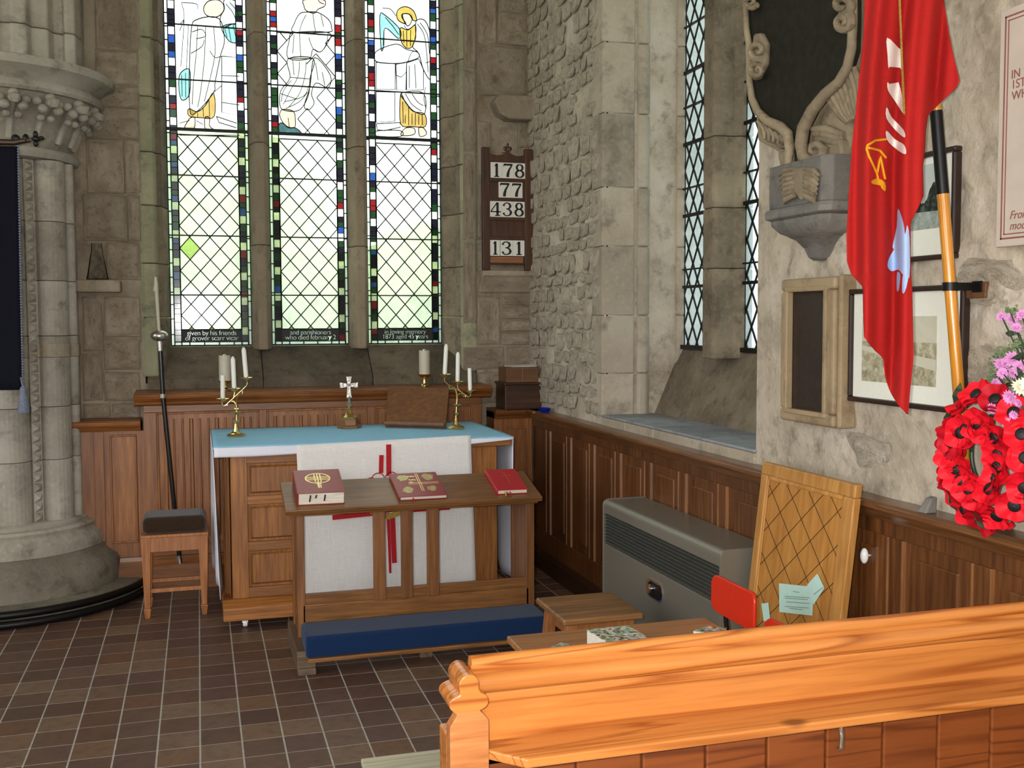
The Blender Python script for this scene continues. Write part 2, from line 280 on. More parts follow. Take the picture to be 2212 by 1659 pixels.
# ------------------------------------------------------------------ building helpers
WL = {}
class MB:
    def __init__(s): s.v = []; s.f = []
    def quad(s, *p): n = len(s.v); s.v += [Vector(q) for q in p]; s.f.append(tuple(range(n, n+len(p)))); return s
    def box(s, x0, x1, y0, y1, z0, z1):
        n = len(s.v); s.v += [Vector(p) for p in ((x0, y0, z0), (x1, y0, z0), (x1, y1, z0), (x0, y1, z0), (x0, y0, z1), (x1, y0, z1), (x1, y1, z1), (x0, y1, z1))]
        s.f += [tuple(n+i for i in q) for q in ((3, 2, 1, 0), (4, 5, 6, 7), (0, 1, 5, 4), (1, 2, 6, 5), (2, 3, 7, 6), (3, 0, 4, 7))]; return s
    def hexa(s, pts):   # 8 points: bottom ring then top ring
        n = len(s.v); s.v += [Vector(p) for p in pts]
        s.f += [tuple(n+i for i in q) for q in ((3, 2, 1, 0), (4, 5, 6, 7), (0, 1, 5, 4), (1, 2, 6, 5), (2, 3, 7, 6), (3, 0, 4, 7))]; return s
    def prism(s, poly, d):  # planar polygon extruded by vector d
        n = len(s.v); k = len(poly); d = Vector(d); s.v += [Vector(p) for p in poly] + [Vector(p)+d for p in poly]
        s.f.append(tuple(range(n+k-1, n-1, -1))); s.f.append(tuple(range(n+k, n+2*k)))
        for i in range(k): j = (i+1) % k; s.f.append((n+i, n+j, n+k+j, n+k+i))
        return s
    def loft(s, rings, cap=True, closed=True):
        n = len(s.v); k = len(rings[0])
        for r in rings: s.v += [Vector(p) for p in r]
        for a in range(len(rings)-1):
            for i in range(k if closed else k-1):
                j = (i+1) % k; s.f.append((n+a*k+i, n+a*k+j, n+(a+1)*k+j, n+(a+1)*k+i))
        if cap: s.f.append(tuple(range(n+k-1, n-1, -1))); m = n+(len(rings)-1)*k; s.f.append(tuple(range(m, m+k)))
        return s
    def tube(s, path, rad, seg=10):
        path = [Vector(p) for p in path]; rings = []; prev = None
        for i, p in enumerate(path):
            t = (path[min(i+1, len(path)-1)]-path[max(i-1, 0)]).normalized()
            if prev is None: a = t.orthogonal().normalized()
            else: a = (prev - t*prev.dot(t)).normalized()
            prev = a; b = t.cross(a); r = rad[i] if isinstance(rad, (list, tuple)) else rad
            rings.append([p+(a*math.cos(2*math.pi*k/seg)+b*math.sin(2*math.pi*k/seg))*r for k in range(seg)])
        return s.loft(rings)
    def lathe(s, prof, c, seg=20, axis='z', tilt=None):  # prof [(r, h)]
        c = Vector(c); rings = []
        for r, h in prof:
            ring = []
            for k in range(seg):
                a = 2*math.pi*k/seg; p = Vector((r*math.cos(a), r*math.sin(a), h))
                if axis == 'x': p = Vector((h, p.x, p.y))
                if axis == 'y': p = Vector((p.x, h, p.y))
                if tilt is not None: p = tilt @ p
                ring.append(c+p)
            rings.append(ring)
        return s.loft(rings)
    def ball(s, c, r, seg=10, rings=6):
        rr = r if isinstance(r, (tuple, list)) else (r, r, r)
        pr = [[Vector(c)+Vector((rr[0]*math.sin(math.pi*(i+.02)/(rings+.04))*math.cos(2*math.pi*k/seg), rr[1]*math.sin(math.pi*(i+.02)/(rings+.04))*math.sin(2*math.pi*k/seg), -rr[2]*math.cos(math.pi*i/rings))) for k in range(seg)] for i in range(rings+1)]
        return s.loft(pr)
    def xf(s, m):
        s.v = [m @ p for p in s.v]; return s
    def mesh(s, name, off=Vector((0, 0, 0)), smooth=False):
        me = bpy.data.meshes.new(name); me.from_pydata([tuple(p-off) for p in s.v], [], s.f); me.update()
        bm = bmesh.new(); bm.from_mesh(me); bmesh.ops.recalc_face_normals(bm, faces=bm.faces); bm.to_mesh(me); bm.free()
        if smooth:
            for p in me.polygons: p.use_smooth = True
        return me
def wloc(o): return WL.get(o.name, Vector((0, 0, 0))) if o else Vector((0, 0, 0))
def put(name, me, m, parent=None, loc=(0, 0, 0), rot=None, scale=None):
    o = bpy.data.objects.new(name, me); col.objects.link(o)
    if m is not None and me is not None and len(me.materials) == 0: me.materials.append(M[m] if isinstance(m, str) else m)
    o.location = Vector(loc); WL[o.name] = Vector(loc)+wloc(parent)
    if rot is not None: o.rotation_euler = rot
    if scale is not None: o.scale = scale
    if parent: o.parent = parent
    return o
def part(name, mb, m, parent=None, bevel=0, smooth=False, seg=2, sub=0):
    o = put(name, mb.mesh(name, wloc(parent), smooth), m, parent)
    if bevel:
        b = o.modifiers.new('bevel', 'BEVEL'); b.width = bevel; b.segments = seg; b.limit_method = 'ANGLE'; b.angle_limit = R(40)
    if sub: sm = o.modifiers.new('subsurf', 'SUBSURF'); sm.levels = sm.render_levels = sub
    if smooth and not sub:
        try: o.data.set_sharp_from_angle(angle=R(42))
        except Exception: pass
    return o
def piece(name, me, m, parent, wl, rot=None, scale=None):   # shared mesh placed at a world point under parent
    return put(name, me, m, parent, Vector(wl)-wloc(parent), rot, scale)
def tag(o, label, cat=None, group=None, kind=None):
    if label: o['label'] = label
    if cat: o['category'] = cat
    if group: o['group'] = group
    if kind: o['kind'] = kind
    return o
def thing(name, label, cat, loc, group=None, kind=None):
    o = bpy.data.objects.new(name, None); col.objects.link(o); o.empty_display_size = .05; o.location = loc; WL[o.name] = Vector(loc)
    return tag(o, label, cat, group, kind)
def B(*a): return MB().box(*a)
def rng(a, b, n): return [a+(b-a)*i/(n-1) for i in range(n)]
def ribbon(pts, widths, nrm, thick):  # flat stroke in a plane, extruded along nrm
    pts = [Vector(p) for p in pts]; nrm = Vector(nrm).normalized(); L = []; Rr = []
    for i, p in enumerate(pts):
        t = (pts[min(i+1, len(pts)-1)]-pts[max(i-1, 0)]).normalized(); s = t.cross(nrm); wv = widths[i] if isinstance(widths, (list, tuple)) else widths
        L.append(p+s*wv/2); Rr.append(p-s*wv/2)
    mb = MB()
    for i in range(len(pts)-1): mb.hexa([L[i], L[i+1], Rr[i+1], Rr[i], L[i]+nrm*thick, L[i+1]+nrm*thick, Rr[i+1]+nrm*thick, Rr[i]+nrm*thick])
    return mb
def join(*mbs):
    o = MB()
    for m in mbs:
        n = len(o.v); o.v += m.v; o.f += [tuple(n+i for i in f) for f in m.f]
    return o

# ------------------------------------------------------------------ structure
from mathutils import noise as mnoise
YE, XS, GE, XG = 6.80, 2.145, 7.05, 2.62
def rough(mb, o, u, v, nu, nv, n, amp, sc_=6, seed=0):
    o, u, v, n = map(Vector, (o, u, v, n)); k = len(mb.v)
    for j in range(nv+1):
        for i in range(nu+1):
            a, b = i/nu, j/nv; p = o+u*a+v*b; e = min(1, 8*min(a, 1-a, b, 1-b))
            mb.v.append(p+n*(amp*e*(mnoise.noise(p*sc_+Vector((seed,)*3))+.5*mnoise.noise(p*sc_*2.6))))
    for j in range(nv):
        for i in range(nu): q = k+j*(nu+1)+i; mb.f.append((q, q+1, q+nu+2, q+nu+1))
    return mb
gx = [ony(p, 512, GE).x for p in (365, 540, 584, 750, 793, 952)]     # edges of the three east lights
wxL, wxR = ony(304, 400, YE).x, ony(1028, 400, YE).x                 # east opening at the wall face
GZ0, GZ1 = 1.445, 4.6
# floor
fl = tag(part('floor', B(-6.2, 2.9, -5.2, YE+.1, -.3, -.0015), 'grout'), 'brown quarry tile floor laid in pale grout', 'floor', kind='structure')
PIERC = Vector((-1.1, 6.72, 0))
TX, TY = .1535, .16
tm = MB().box(-TX/2+.0034, TX/2-.0034, -TY/2+.0034, TY/2-.0034, -.02, 0).mesh('tile'); tm.materials.append(M['tile'])
def proj(p):
    d = Vector(p)-CAM; z = d.dot(_f); return (IW/2+d.dot(_r)/z*FPX, IH/2-d.dot(_u)/z*FPX) if z > .1 else (-9e9, 0)
near, rest = [], MB()
for i in range(-34, 18):
    for j in range(-46, 20):
        x, y = -.178+TX*(i+.5), 3.909+TY*(j+.5)
        if x > 2.12 or y > 6.62 or (Vector((x, y, 0))-PIERC).length < .68: continue
        px, py = proj((x, y, 0))
        seen = -30 < px < IW+30 and -30 < py < IH+25 and not (.2 < x < 1.6 and 5.68 < y) and not (x > .6 and y < 3.5)
        if seen and px > 1180 and py > 1400: seen = False
        if seen: near.append((y, x))
        else: rest.box(x-TX/2+.0034, x+TX/2-.0034, y-TY/2+.0034, y+TY/2-.0034, -.02, 0)
near.sort()
for k, (y, x) in enumerate(near):
    if k < 300: piece('tile', tm, None, fl, (x, y, 0))
    else: rest.box(x-TX/2+.0034, x+TX/2-.0034, y-TY/2+.0034, y+TY/2-.0034, -.02, 0)
o = part('outlying_tiles', rest, 'tile', fl); o['kind'] = 'stuff'

# east wall
mb = MB()
mb.box(-6.2, wxL, YE+.01, YE+.6, 0, 6); mb.box(wxR, 3.2, YE+.01, YE+.6, 0, 6)
mb.box(wxL-.05, wxR+.05, YE+.01, YE+.6, 0, 1.22); mb.box(wxL-.05, wxR+.05, YE+.01, YE+.6, GZ1, 6)
rough(mb, (-1.7, YE, .9), (wxL+1.7, 0, 0), (0, 0, 3.4), 34, 70, (0, -1, 0), .018, 5, 3)
rough(mb, (wxR, YE, .9), (XS-wxR+.05, 0, 0), (0, 0, 3.4), 12, 70, (0, -1, 0), .014, 5, 5)
wallE = tag(part('wall_east', mb, 'wallE', smooth=True), 'weathered brown stone wall behind the altar', 'wall', kind='structure')
# pillow stone used for every block and rubble stone
def pillow():
    mb = MB(); n = 6
    prof = [0, .6, .95, 1, 1, .95, .6, 0]; xs = [-.5, -.5+.02, -.5+.10, -.17, .17, .5-.10, .5-.02, .5]
    xs = [-.5, -.48, -.4, -.15, .15, .4, .48, .5]; k = len(xs)
    for j in range(k):
        for i in range(k): mb.v.append(Vector((xs[i], -min(prof[i], prof[j]), xs[j])))
    for j in range(k-1):
        for i in range(k-1): q = j*k+i; mb.f.append((q, q+1, q+k+1, q+k))
    return mb
def pillow_mesh(name, m, irregular=0, seed=1):
    mb = pillow(); rr = random.Random(seed)
    ph = [rr.uniform(0, 6) for _ in range(4)]
    for p in mb.v:
        a = math.atan2(p.z, p.x); s = 1-irregular*(.5+.5*math.sin(2*a+ph[0]))*.5-irregular*.4*math.sin(3*a+ph[1])-irregular*.35*max(abs(p.x), abs(p.z))*abs(math.sin(2*a))
        p.x *= s; p.z *= s; p.y *= 1+irregular*.4*mnoise.noise(Vector((p.x*3, p.z*3, ph[2])))
    me = mb.mesh(name, smooth=True); me.materials.append(M[m]); return me
blockE = pillow_mesh('stone', 'wallE', .03, 2); blockP = pillow_mesh('stone', 'ash', .015, 3); blockJ = pillow_mesh('stone', 'jamb', .02, 4)
rubS = [pillow_mesh('stone', 'wallS', .3, s) for s in (11, 12, 13, 14)]
def block_e(px0, px1, py0, py1, d=.012, me=None):
    a, b = ony(px0, py1, YE), ony(px1, py0, YE)
    piece('stone', me or blockE, None, wallE, ((a.x+b.x)/2, YE-.004, (a.z+b.z)/2), None, (b.x-a.x-.004, d, b.z-a.z-.004))
for q in [(206, 303, -40, 110), (206, 303, 112, 184), (214, 303, 186, 232), (190, 303, 234, 300), (188, 268, 302, 418), (270, 303, 302, 418), (180, 275, 420, 522), (277, 303, 420, 522),
          (180, 222, 640, 760), (224, 303, 640, 730), (224, 303, 732, 800), (180, 222, 762, 868), (230, 303, 524, 606), (180, 240, 870, 905), (224, 303, 802, 868), (242, 303, 870, 905)]: block_e(*q)
for q in [(1030, 1072, -40, 96), (1074, 1142, -40, 28), (1074, 1142, 30, 96), (1030, 1142, 98, 206), (1030, 1060, 262, 380), (1030, 1042, 382, 520), (1116, 1143, 262, 320), (1000, 1028, -30, 150), (1000, 1028, 152, 330), (1000, 1028, 332, 520), (1000, 1028, 522, 700),
          (1030, 1080, 640, 746), (1082, 1146, 640, 660), (1082, 1146, 662, 690), (1082, 1146, 692, 716), (1082, 1146, 718, 746), (1000, 1090, 748, 800), (1030, 1088, 802, 872), (1092, 1150, 748, 790)]: block_e(*q, me=blockE)
for _q in (0,):  # projecting stone high in the corner, and the corbel shelf under the number board
    mb = MB(); a, b = ony(1066, 256, YE-.1), ony(1165, 208, YE-.1); mb.prism([(a.x, 0, b.z-.05), (a.x+.03, 0, b.z-.005), (b.x, 0, b.z), (b.x, 0, a.z), (a.x+.10, 0, a.z), (a.x+.04, 0, a.z+.03)], (0, .16, 0)).xf(Matrix.Translation((0, YE-.13, 0)))
    part('projecting_stone', mb, 'wallE', wallE, .012, True)
    a, b = ony(1040, 622, YE-.08), ony(1160, 586, YE-.08)
    part('corbel_shelf', MB().prism([(0, YE-.13, b.z), (0, YE-.13, b.z-.03), (0, YE-.10, b.z-.05), (0, YE-.09, b.z-.07), (0, YE-.05, b.z-.095), (0, YE-.02, b.z-.14), (0, YE+.05, b.z-.14), (0, YE+.05, b.z)], (b.x-a.x, 0, 0)).xf(Matrix.Translation((a.x, 0, 0))), 'wallE', wallE, .006, True)
    a, b = ony(168, 632, YE-.05), ony(262, 606, YE-.05)
    NICHE = Vector((ony(211, 604, YE-.1).x, YE-.11, b.z)); part('niche_ledge', B(a.x, b.x, YE-.17, YE+.05, a.z, b.z), 'wallE', wallE, .012)
# jambs, sill and mullions of the east window
def plan_prism(pts, z0, z1): return MB().prism([(x, y, z0) for x, y in pts], (0, 0, z1-z0))
zc = [1.26, 1.62, 1.95, 2.3, 2.62, 2.95, 3.3, 3.65, 4.1, 4.6]
for z0, z1 in zip(zc, zc[1:]):
    part('jamb_stone', plan_prism([(wxL-.06, YE+.02), (wxL+.01, YE-.012), (wxL+.075, YE-.004), (wxL+.09, YE+.05), (wxL+.03, YE+.3)], z0+.003, z1), 'greenst', wallE, .01)
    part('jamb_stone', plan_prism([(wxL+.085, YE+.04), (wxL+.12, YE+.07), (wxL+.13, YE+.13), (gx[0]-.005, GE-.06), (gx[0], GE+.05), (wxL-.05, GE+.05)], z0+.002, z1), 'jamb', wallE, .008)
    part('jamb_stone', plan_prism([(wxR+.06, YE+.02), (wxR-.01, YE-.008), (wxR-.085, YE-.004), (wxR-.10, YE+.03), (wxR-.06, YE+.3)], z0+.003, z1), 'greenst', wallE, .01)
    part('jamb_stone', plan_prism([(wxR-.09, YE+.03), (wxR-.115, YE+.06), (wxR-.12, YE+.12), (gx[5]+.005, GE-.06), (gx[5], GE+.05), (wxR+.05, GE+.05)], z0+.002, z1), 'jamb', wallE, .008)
sz = ony(600, 811, YE-.03).z
for a, b in zip(rng(wxL+.01, wxR-.01, 4), rng(wxL+.01, wxR-.01, 4)[1:]):
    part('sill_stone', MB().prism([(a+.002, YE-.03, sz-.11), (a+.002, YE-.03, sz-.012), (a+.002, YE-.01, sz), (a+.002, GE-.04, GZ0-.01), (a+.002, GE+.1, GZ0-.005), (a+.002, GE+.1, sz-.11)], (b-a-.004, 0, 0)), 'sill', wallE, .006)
for xa, xb in ((gx[1], gx[2]), (gx[3], gx[4])):
    c = (xa+xb)/2; h = (xb-xa)/2
    for z0, z1 in zip([GZ0-.03, 2.08, 2.72, 3.4], [2.08, 2.72, 3.4, GZ1]):
        part('mullion', plan_prism([(c-.028, GE-.17), (c+.028, GE-.17), (c+h-.004, GE-.05), (c+h, GE+.06), (c-h, GE+.06), (c-h+.004, GE-.05)], z0+.001, z1-.001), 'mull', wallE, .008)

# south wall
yE, yW, lz = onx(1306, 400, XS).y, onx(1638, 500, XS).y, 1.075
mb = MB()
mb.box(XS+.01, 2.9, yE, YE+.6, 0, 6); mb.box(XS+.01, 2.9, -5.2, yW, 0, 6); mb.box(XS+.01, 2.9, yW, yE, 0, lz-.04); mb.box(XS+.01, 2.9, yW, yE, GZ1, 6)
rough(mb, (XS, yE, .95), (0, YE-yE+.02, 0), (0, 0, 3.4), 40, 90, (-1, 0, 0), .022, 9, 1)
rough(mb, (XS, .6, .95), (0, yW-.6, 0), (0, 0, 3.4), 150, 150, (-1, 0, 0), .022, 7, 2)
mb.quad((XS, yW, .95), (XS+.02, yW, .95), (XS+.02, yW, GZ1), (XS, yW, GZ1)); mb.quad((XS, yE, .95), (XS+.02, yE, .95), (XS+.02, yE, GZ1), (XS, yE, GZ1))
wallS = tag(part('wall_south', mb, 'wallS', smooth=True), 'limewashed rubble stone wall on the right with a window', 'wall', kind='structure')
z = 1.06; rot_s = (0, 0, R(-90))
while z < 3.75:
    h = rnd.uniform(.07, .13); y = yE+rnd.uniform(.02, .1)
    while y < YE-.05:
        wd = rnd.uniform(.08, .2)
        if y+wd > YE-.01: wd = YE-.01-y
        if wd > .05 and rnd.random() < .86: piece('stone', rnd.choice(rubS), None, wallS, (XS-.006, y+wd/2, z+h/2+rnd.uniform(-.01, .01)), (R(rnd.uniform(-4, 4)), 0, R(-90)), (wd-.012, rnd.uniform(.008, .016), h-.010))
        y += wd
    z += h
def soft_mesh(seed):
    mb = MB(); rr = random.Random(seed); n = 9; ph = [rr.uniform(0, 6) for _ in range(3)]
    for j in range(n):
        for i in range(n):
            x, z = i/(n-1)-.5, j/(n-1)-.5; e = max(0, 1-(abs(x)*2)**2.4)*max(0, 1-(abs(z)*2)**2.4); a = math.atan2(z, x)
            s_ = 1-.12*math.sin(2*a+ph[0])-.10*math.sin(3*a+ph[1]); mb.v.append(Vector((x*s_, -e*(1+.3*math.sin(9*x+ph[2]))+.15, z*s_)))
    for j in range(n-1):
        for i in range(n-1): q = j*n+i; mb.f.append((q, q+1, q+n+1, q+n))
    me = mb.mesh('stone', smooth=True); me.materials.append(M['wallS']); return me
softS = [soft_mesh(q) for q in (21, 22, 23, 24)]
keepout = [(1500, 1890, -50, 600), (1680, 1850, 580, 950), (1800, 2100, 300, 930), (2120, 2300, -50, 560)]
k = 0
while k < 44:
    y, z = rnd.uniform(1.5, yW-.16), rnd.uniform(1.12, 3.2); px, py = proj((XS, y, z))
    if any(a < px < b and c < py < d for a, b, c, d in keepout): k += .2; continue
    piece('stone', rnd.choice(softS), None, wallS, (XS-.002, y, z), (R(rnd.uniform(-9, 9)), 0, R(-90)), (rnd.uniform(.14, .28), rnd.uniform(.006, .013), rnd.uniform(.09, .16))); k += 1
# ashlar quoins, jamb, ledge, mullion of the south window
zq = [1.06, 1.3, 1.62, 2.0, 2.32, 2.72, 3.1, 3.5, 4.0, 4.6]
for z0, z1 in zip(zq, zq[1:]):
    part('jamb_stone', plan_prism([(XS-.012, yE+.16), (XS-.014, yE), (XS+.17, yE-.012), (XS+.19, yE+.03), (XS+.19, yE+.16)], z0+.003, z1), 'ash', wallS, .006)
    part('jamb_stone', plan_prism([(XS+.18, yE+.02), (XS+.20, yE-.018), (XS+.24, yE-.022), (XS+.27, yE), (XS+.275, yE+.05), (XS+.18, yE+.1)], z0+.002, z1), 'ash', wallS, .012, seg=3)
    part('jamb_stone', plan_prism([(XS+.27, yE+.04), (XS+.30, yE+.015), (XG-.04, yE+.01), (XG-.02, yE+.02), (XG+.06, yE+.02), (XG+.06, yE+.2), (XS+.27, yE+.2)], z0+.002, z1), 'jamb', wallS, .006)
    part('jamb_stone', plan_prism([(XG-.05, yE+.03), (XG-.05, yE-.02), (XG-.015, yE-.03), (XG+.005, yE-.015), (XG+.005, yE+.05)], z0+.001, z1), 'ash', wallS, .012, seg=3)
ym = onx(1608, 500, XG).y
for z0, z1 in ((1.4, 1.85), (1.85, 2.15), (2.15, 2.5), (2.5, 3.2), (3.2, GZ1)):
    part('mullion', plan_prism([(XG-.17, ym+.015), (XG-.15, ym), (XG-.06, ym+.0), (XG-.03, ym-.02), (XG+.02, ym-.02), (XG+.05, ym), (XG+.05, ym+.14), (XG-.06, ym+.14), (XG-.15, ym+.13), (XG-.17, ym+.115)], z0+.001, z1-.001), 'jamb', wallS, .008)
part('sill_stone', MB().prism([(2.44, yW-.02, lz-.02), (2.46, yW-.02, lz+.03), (XG-.03, yW-.02, 1.40), (XG-.01, yW-.02, GZ0-.01), (XG+.1, yW-.02, GZ0-.01), (XG+.1, yW-.02, lz-.02)], (0, yE-yW+.06, 0)), 'jamb', wallS, .01)
ys_ = [yW-.01, 4.2, 4.75, 5.1, yE+.02]
for a, b in zip(ys_, ys_[1:]): part('ledge_slab', B(XS-.015, 2.47, a+.002, b-.002, lz-.012, lz), 'slate', wallS, .004); part('ledge_front', B(XS-.012, XS+.2, a+.003, b-.003, 1.0, lz-.013), 'ash', wallS, .01)

# rest of the church shell (behind and beside the camera) with unseen window openings enlarged for fill light
mb = MB().box(-6.5, -6.2, -5.5, -4.4, 0, 6).box(-6.5, -6.2, -.4, .4, 0, 6).box(-6.5, -6.2, 4.4, 7.4, 0, 6).box(-6.5, -6.2, -4.4, -.4, 0, 1.0).box(-6.5, -6.2, .4, 4.4, 0, 1.0).box(-6.5, -6.2, -4.4, -.4, 5.4, 6).box(-6.5, -6.2, .4, 4.4, 5.4, 6)
tag(part('wall_north', mb, 'wallS'), 'limewashed north wall of the church', 'wall', kind='structure')
mb = MB().box(-6.5, -4.6, -5.5, -5.2, 0, 6).box(.6, 3.2, -5.5, -5.2, 0, 6).box(-4.6, .6, -5.5, -5.2, 0, 1.0).box(-4.6, .6, -5.5, -5.2, 5.4, 6)
tag(part('wall_west', mb, 'wallS'), 'limewashed west wall of the church', 'wall', kind='structure')
tag(part('ceiling', B(-6.5, 3.2, -5.5, 7.5, 6, 6.2), 'wallS'), 'pale plaster ceiling', 'ceiling', kind='structure')
portal((-6.19, -2.4, 3.2), (4, 4.4), (1, 0, 0)); portal((-6.19, 2.4, 3.2), (4, 4.4), (1, 0, 0)); portal((-2, -5.19, 3.2), (5.2, 4.4), (0, 1, 0))
portal(((gx[0]+gx[5])/2, GE+.08, (GZ0+GZ1)/2), (gx[5]-gx[0], GZ1-GZ0), (0, -1, 0))
portal((XG+.08, (yW+yE)/2, (GZ0+GZ1)/2), (yE-yW, GZ1-GZ0), (-1, 0, 0))
# outdoors
tag(part('churchyard_ground', B(-60, 60, -60, 80, -.9, -.8), 'grass'), 'churchyard grass outside the windows', 'ground', kind='structure')
def bush(name, label, c, r, n, seed):
    rr = random.Random(seed); mb = MB()
    for k in range(n):
        a, b = rr.uniform(0, 6.28), rr.uniform(-.3, 1); p = Vector((math.cos(a)*r[0]*rr.random()**.5, math.sin(a)*r[1]*rr.random()**.5, b*r[2]))
        mb.ball(Vector(c)+p, rr.uniform(.25, .45)*r[2], 7, 5)
    tag(part(name, mb, 'hedge'), label, 'shrub', kind='structure')
bush('hedge', 'green hedge beyond the east window lights', (1.1, 12.2, .1), (3.6, .8, 2.0), 120, 4)
bush('hedge', 'taller green shrub beyond the left east light', (-.6, 13.4, .6), (1.6, .8, 2.4), 60, 5)
tag(part('outside_wall', B(6.5, 7, 6, 9.6, -.8, 6).box(6.35, 6.5, 8.4, 8.8, -.8, 6), 'render'), 'pale wall outside the south window', 'wall', kind='structure')

# ------------------------------------------------------------------ windows
def clip(poly, x0, x1, z0, z1):
    def cut(p, f, inter):
        out = []
        for i in range(len(p)):
            a, b = p[i-1], p[i]
            if f(a) != f(b): out.append(inter(a, b))
            if f(b): out.append(b)
        return out
    lx = lambda c: (lambda a, b: (c, a[1]+(b[1]-a[1])*(c-a[0])/(b[0]-a[0])))
    lz_ = lambda c: (lambda a, b: (a[0]+(b[0]-a[0])*(c-a[1])/(b[1]-a[1]), c))
    for f, g in ((lambda q: q[0] >= x0-1e-9, lx(x0)), (lambda q: q[0] <= x1+1e-9, lx(x1)), (lambda q: q[1] >= z0-1e-9, lz_(z0)), (lambda q: q[1] <= z1+1e-9, lz_(z1))):
        if len(poly) < 3: return []
        poly = cut(poly, f, g)
    return poly if len(poly) >= 3 else []
def area(p): return abs(sum(p[i-1][0]*p[i][1]-p[i][0]*p[i-1][1] for i in range(len(p))))/2
def lattice(x0, x1, z0, z1, wd, hd, zoff=0):
    out = []; n = int((x1-x0)/wd*2)+4; m = int((z1-z0)/hd*2)+6
    for i in range(-2, n):
        for j in range(-3, m):
            if (i+j) % 2: continue
            cx, cz = x0+i*wd/2, z0+zoff+j*hd/2
            p = clip([(cx-wd/2, cz), (cx, cz-hd/2), (cx+wd/2, cz), (cx, cz+hd/2)], x0, x1, z0, z1)
            if p and area(p) > wd*hd*.02: out.append(((cx, cz), p))
    return out
def inside(p, poly):
    c = False
    for i in range(len(poly)):
        a, b = poly[i-1], poly[i]
        if (a[1] > p[1]) != (b[1] > p[1]) and p[0] < (b[0]-a[0])*(p[1]-a[1])/(b[1]-a[1])+a[0]: c = not c
    return c
def lead_lines(panes, to3, w_, nrm, skip=()):
    seen, mb = set(), MB()
    for c, p in panes:
        for i in range(len(p)):
            a, b = p[i-1], p[i]; k = (round(a[0]+b[0], 3), round(a[1]+b[1], 3))
            if k in seen: continue
            seen.add(k)
            if any(inside(((a[0]+b[0])/2, (a[1]+b[1])/2), q_) for q_ in skip): continue
            r = ribbon([to3(a), to3(b)], w_, nrm, .006); mb = join2(mb, r)
    return mb
def join2(a, b): n = len(a.v); a.v += b.v; a.f += [tuple(n+i for i in f) for f in b.f]; return a
def pane(win, poly3, m, name='pane'):
    c = sum((Vector(p) for p in poly3), Vector())/len(poly3); mb = MB().quad(*[Vector(p)-c for p in poly3])
    return piece(name, mb.mesh(name), m, win, c)
def strip_text(lines, width, height, to3, win):   # black painted strip with the letters left as clear openings
    cu = bpy.data.curves.new('inscription', 'FONT'); cu.body = lines; cu.size = height*.60; cu.space_line = .74; cu.align_x = 'CENTER'; cu.align_y = 'CENTER'; cu.space_character = .92; cu.offset = .0010
    o = bpy.data.objects.new('inscription', cu); col.objects.link(o)
    bpy.context.view_layer.objects.active = o; o.select_set(True); bpy.context.view_layer.update()
    k = min(1, width*.96/max(o.dimensions.x, 1e-4))
    bpy.ops.object.convert(target='CURVE'); o = bpy.context.view_layer.objects.active; cu = o.data
    for s in cu.splines:
        for b in s.bezier_points:
            for at_ in ('co', 'handle_left', 'handle_right'):
                v = getattr(b, at_).copy(); v.x *= k; setattr(b, at_, v)
        for b in s.points: b.co.x *= k
    s = cu.splines.new('POLY'); s.points.add(3)
    for q, (x, y) in zip(s.points, ((-width/2, -height/2), (width/2, -height/2), (width/2, height/2), (-width/2, height/2))): q.co = (x, y, 0, 1)
    s.use_cyclic_u = True; cu.dimensions = '2D'; cu.fill_mode = 'BOTH'; cu.resolution_u = 4; cu.extrude = .0008
    me = bpy.data.meshes.new_from_object(o.evaluated_get(bpy.context.evaluated_depsgraph_get())); bpy.data.objects.remove(o)
    return me
def smooth2(pts, closed=True, n=4):
    k = len(pts); out = []
    for i in range(k if closed else k-1):
        p = [pts[(i+j) % k] if closed else pts[min(max(i+j, 0), k-1)] for j in (-1, 0, 1, 2)]
        for s_ in range(n):
            t = s_/n; out.append(tuple(.5*(2*p[1][a]+(p[2][a]-p[0][a])*t+(2*p[0][a]-5*p[1][a]+4*p[2][a]-p[3][a])*t*t+(3*p[1][a]-p[0][a]-3*p[2][a]+p[3][a])*t**3) for a in (0, 1)))
    return out if closed else out+[pts[-1]]
major = ony(650, 292, GE).z
barz = [ony(650, q, GE).z for q in (72, 187, 387, 513, 638)]+[3.75, 4.1]
def g(c): return ony(340+c[0]/3.456, c[1]/3.456, GE-.004)
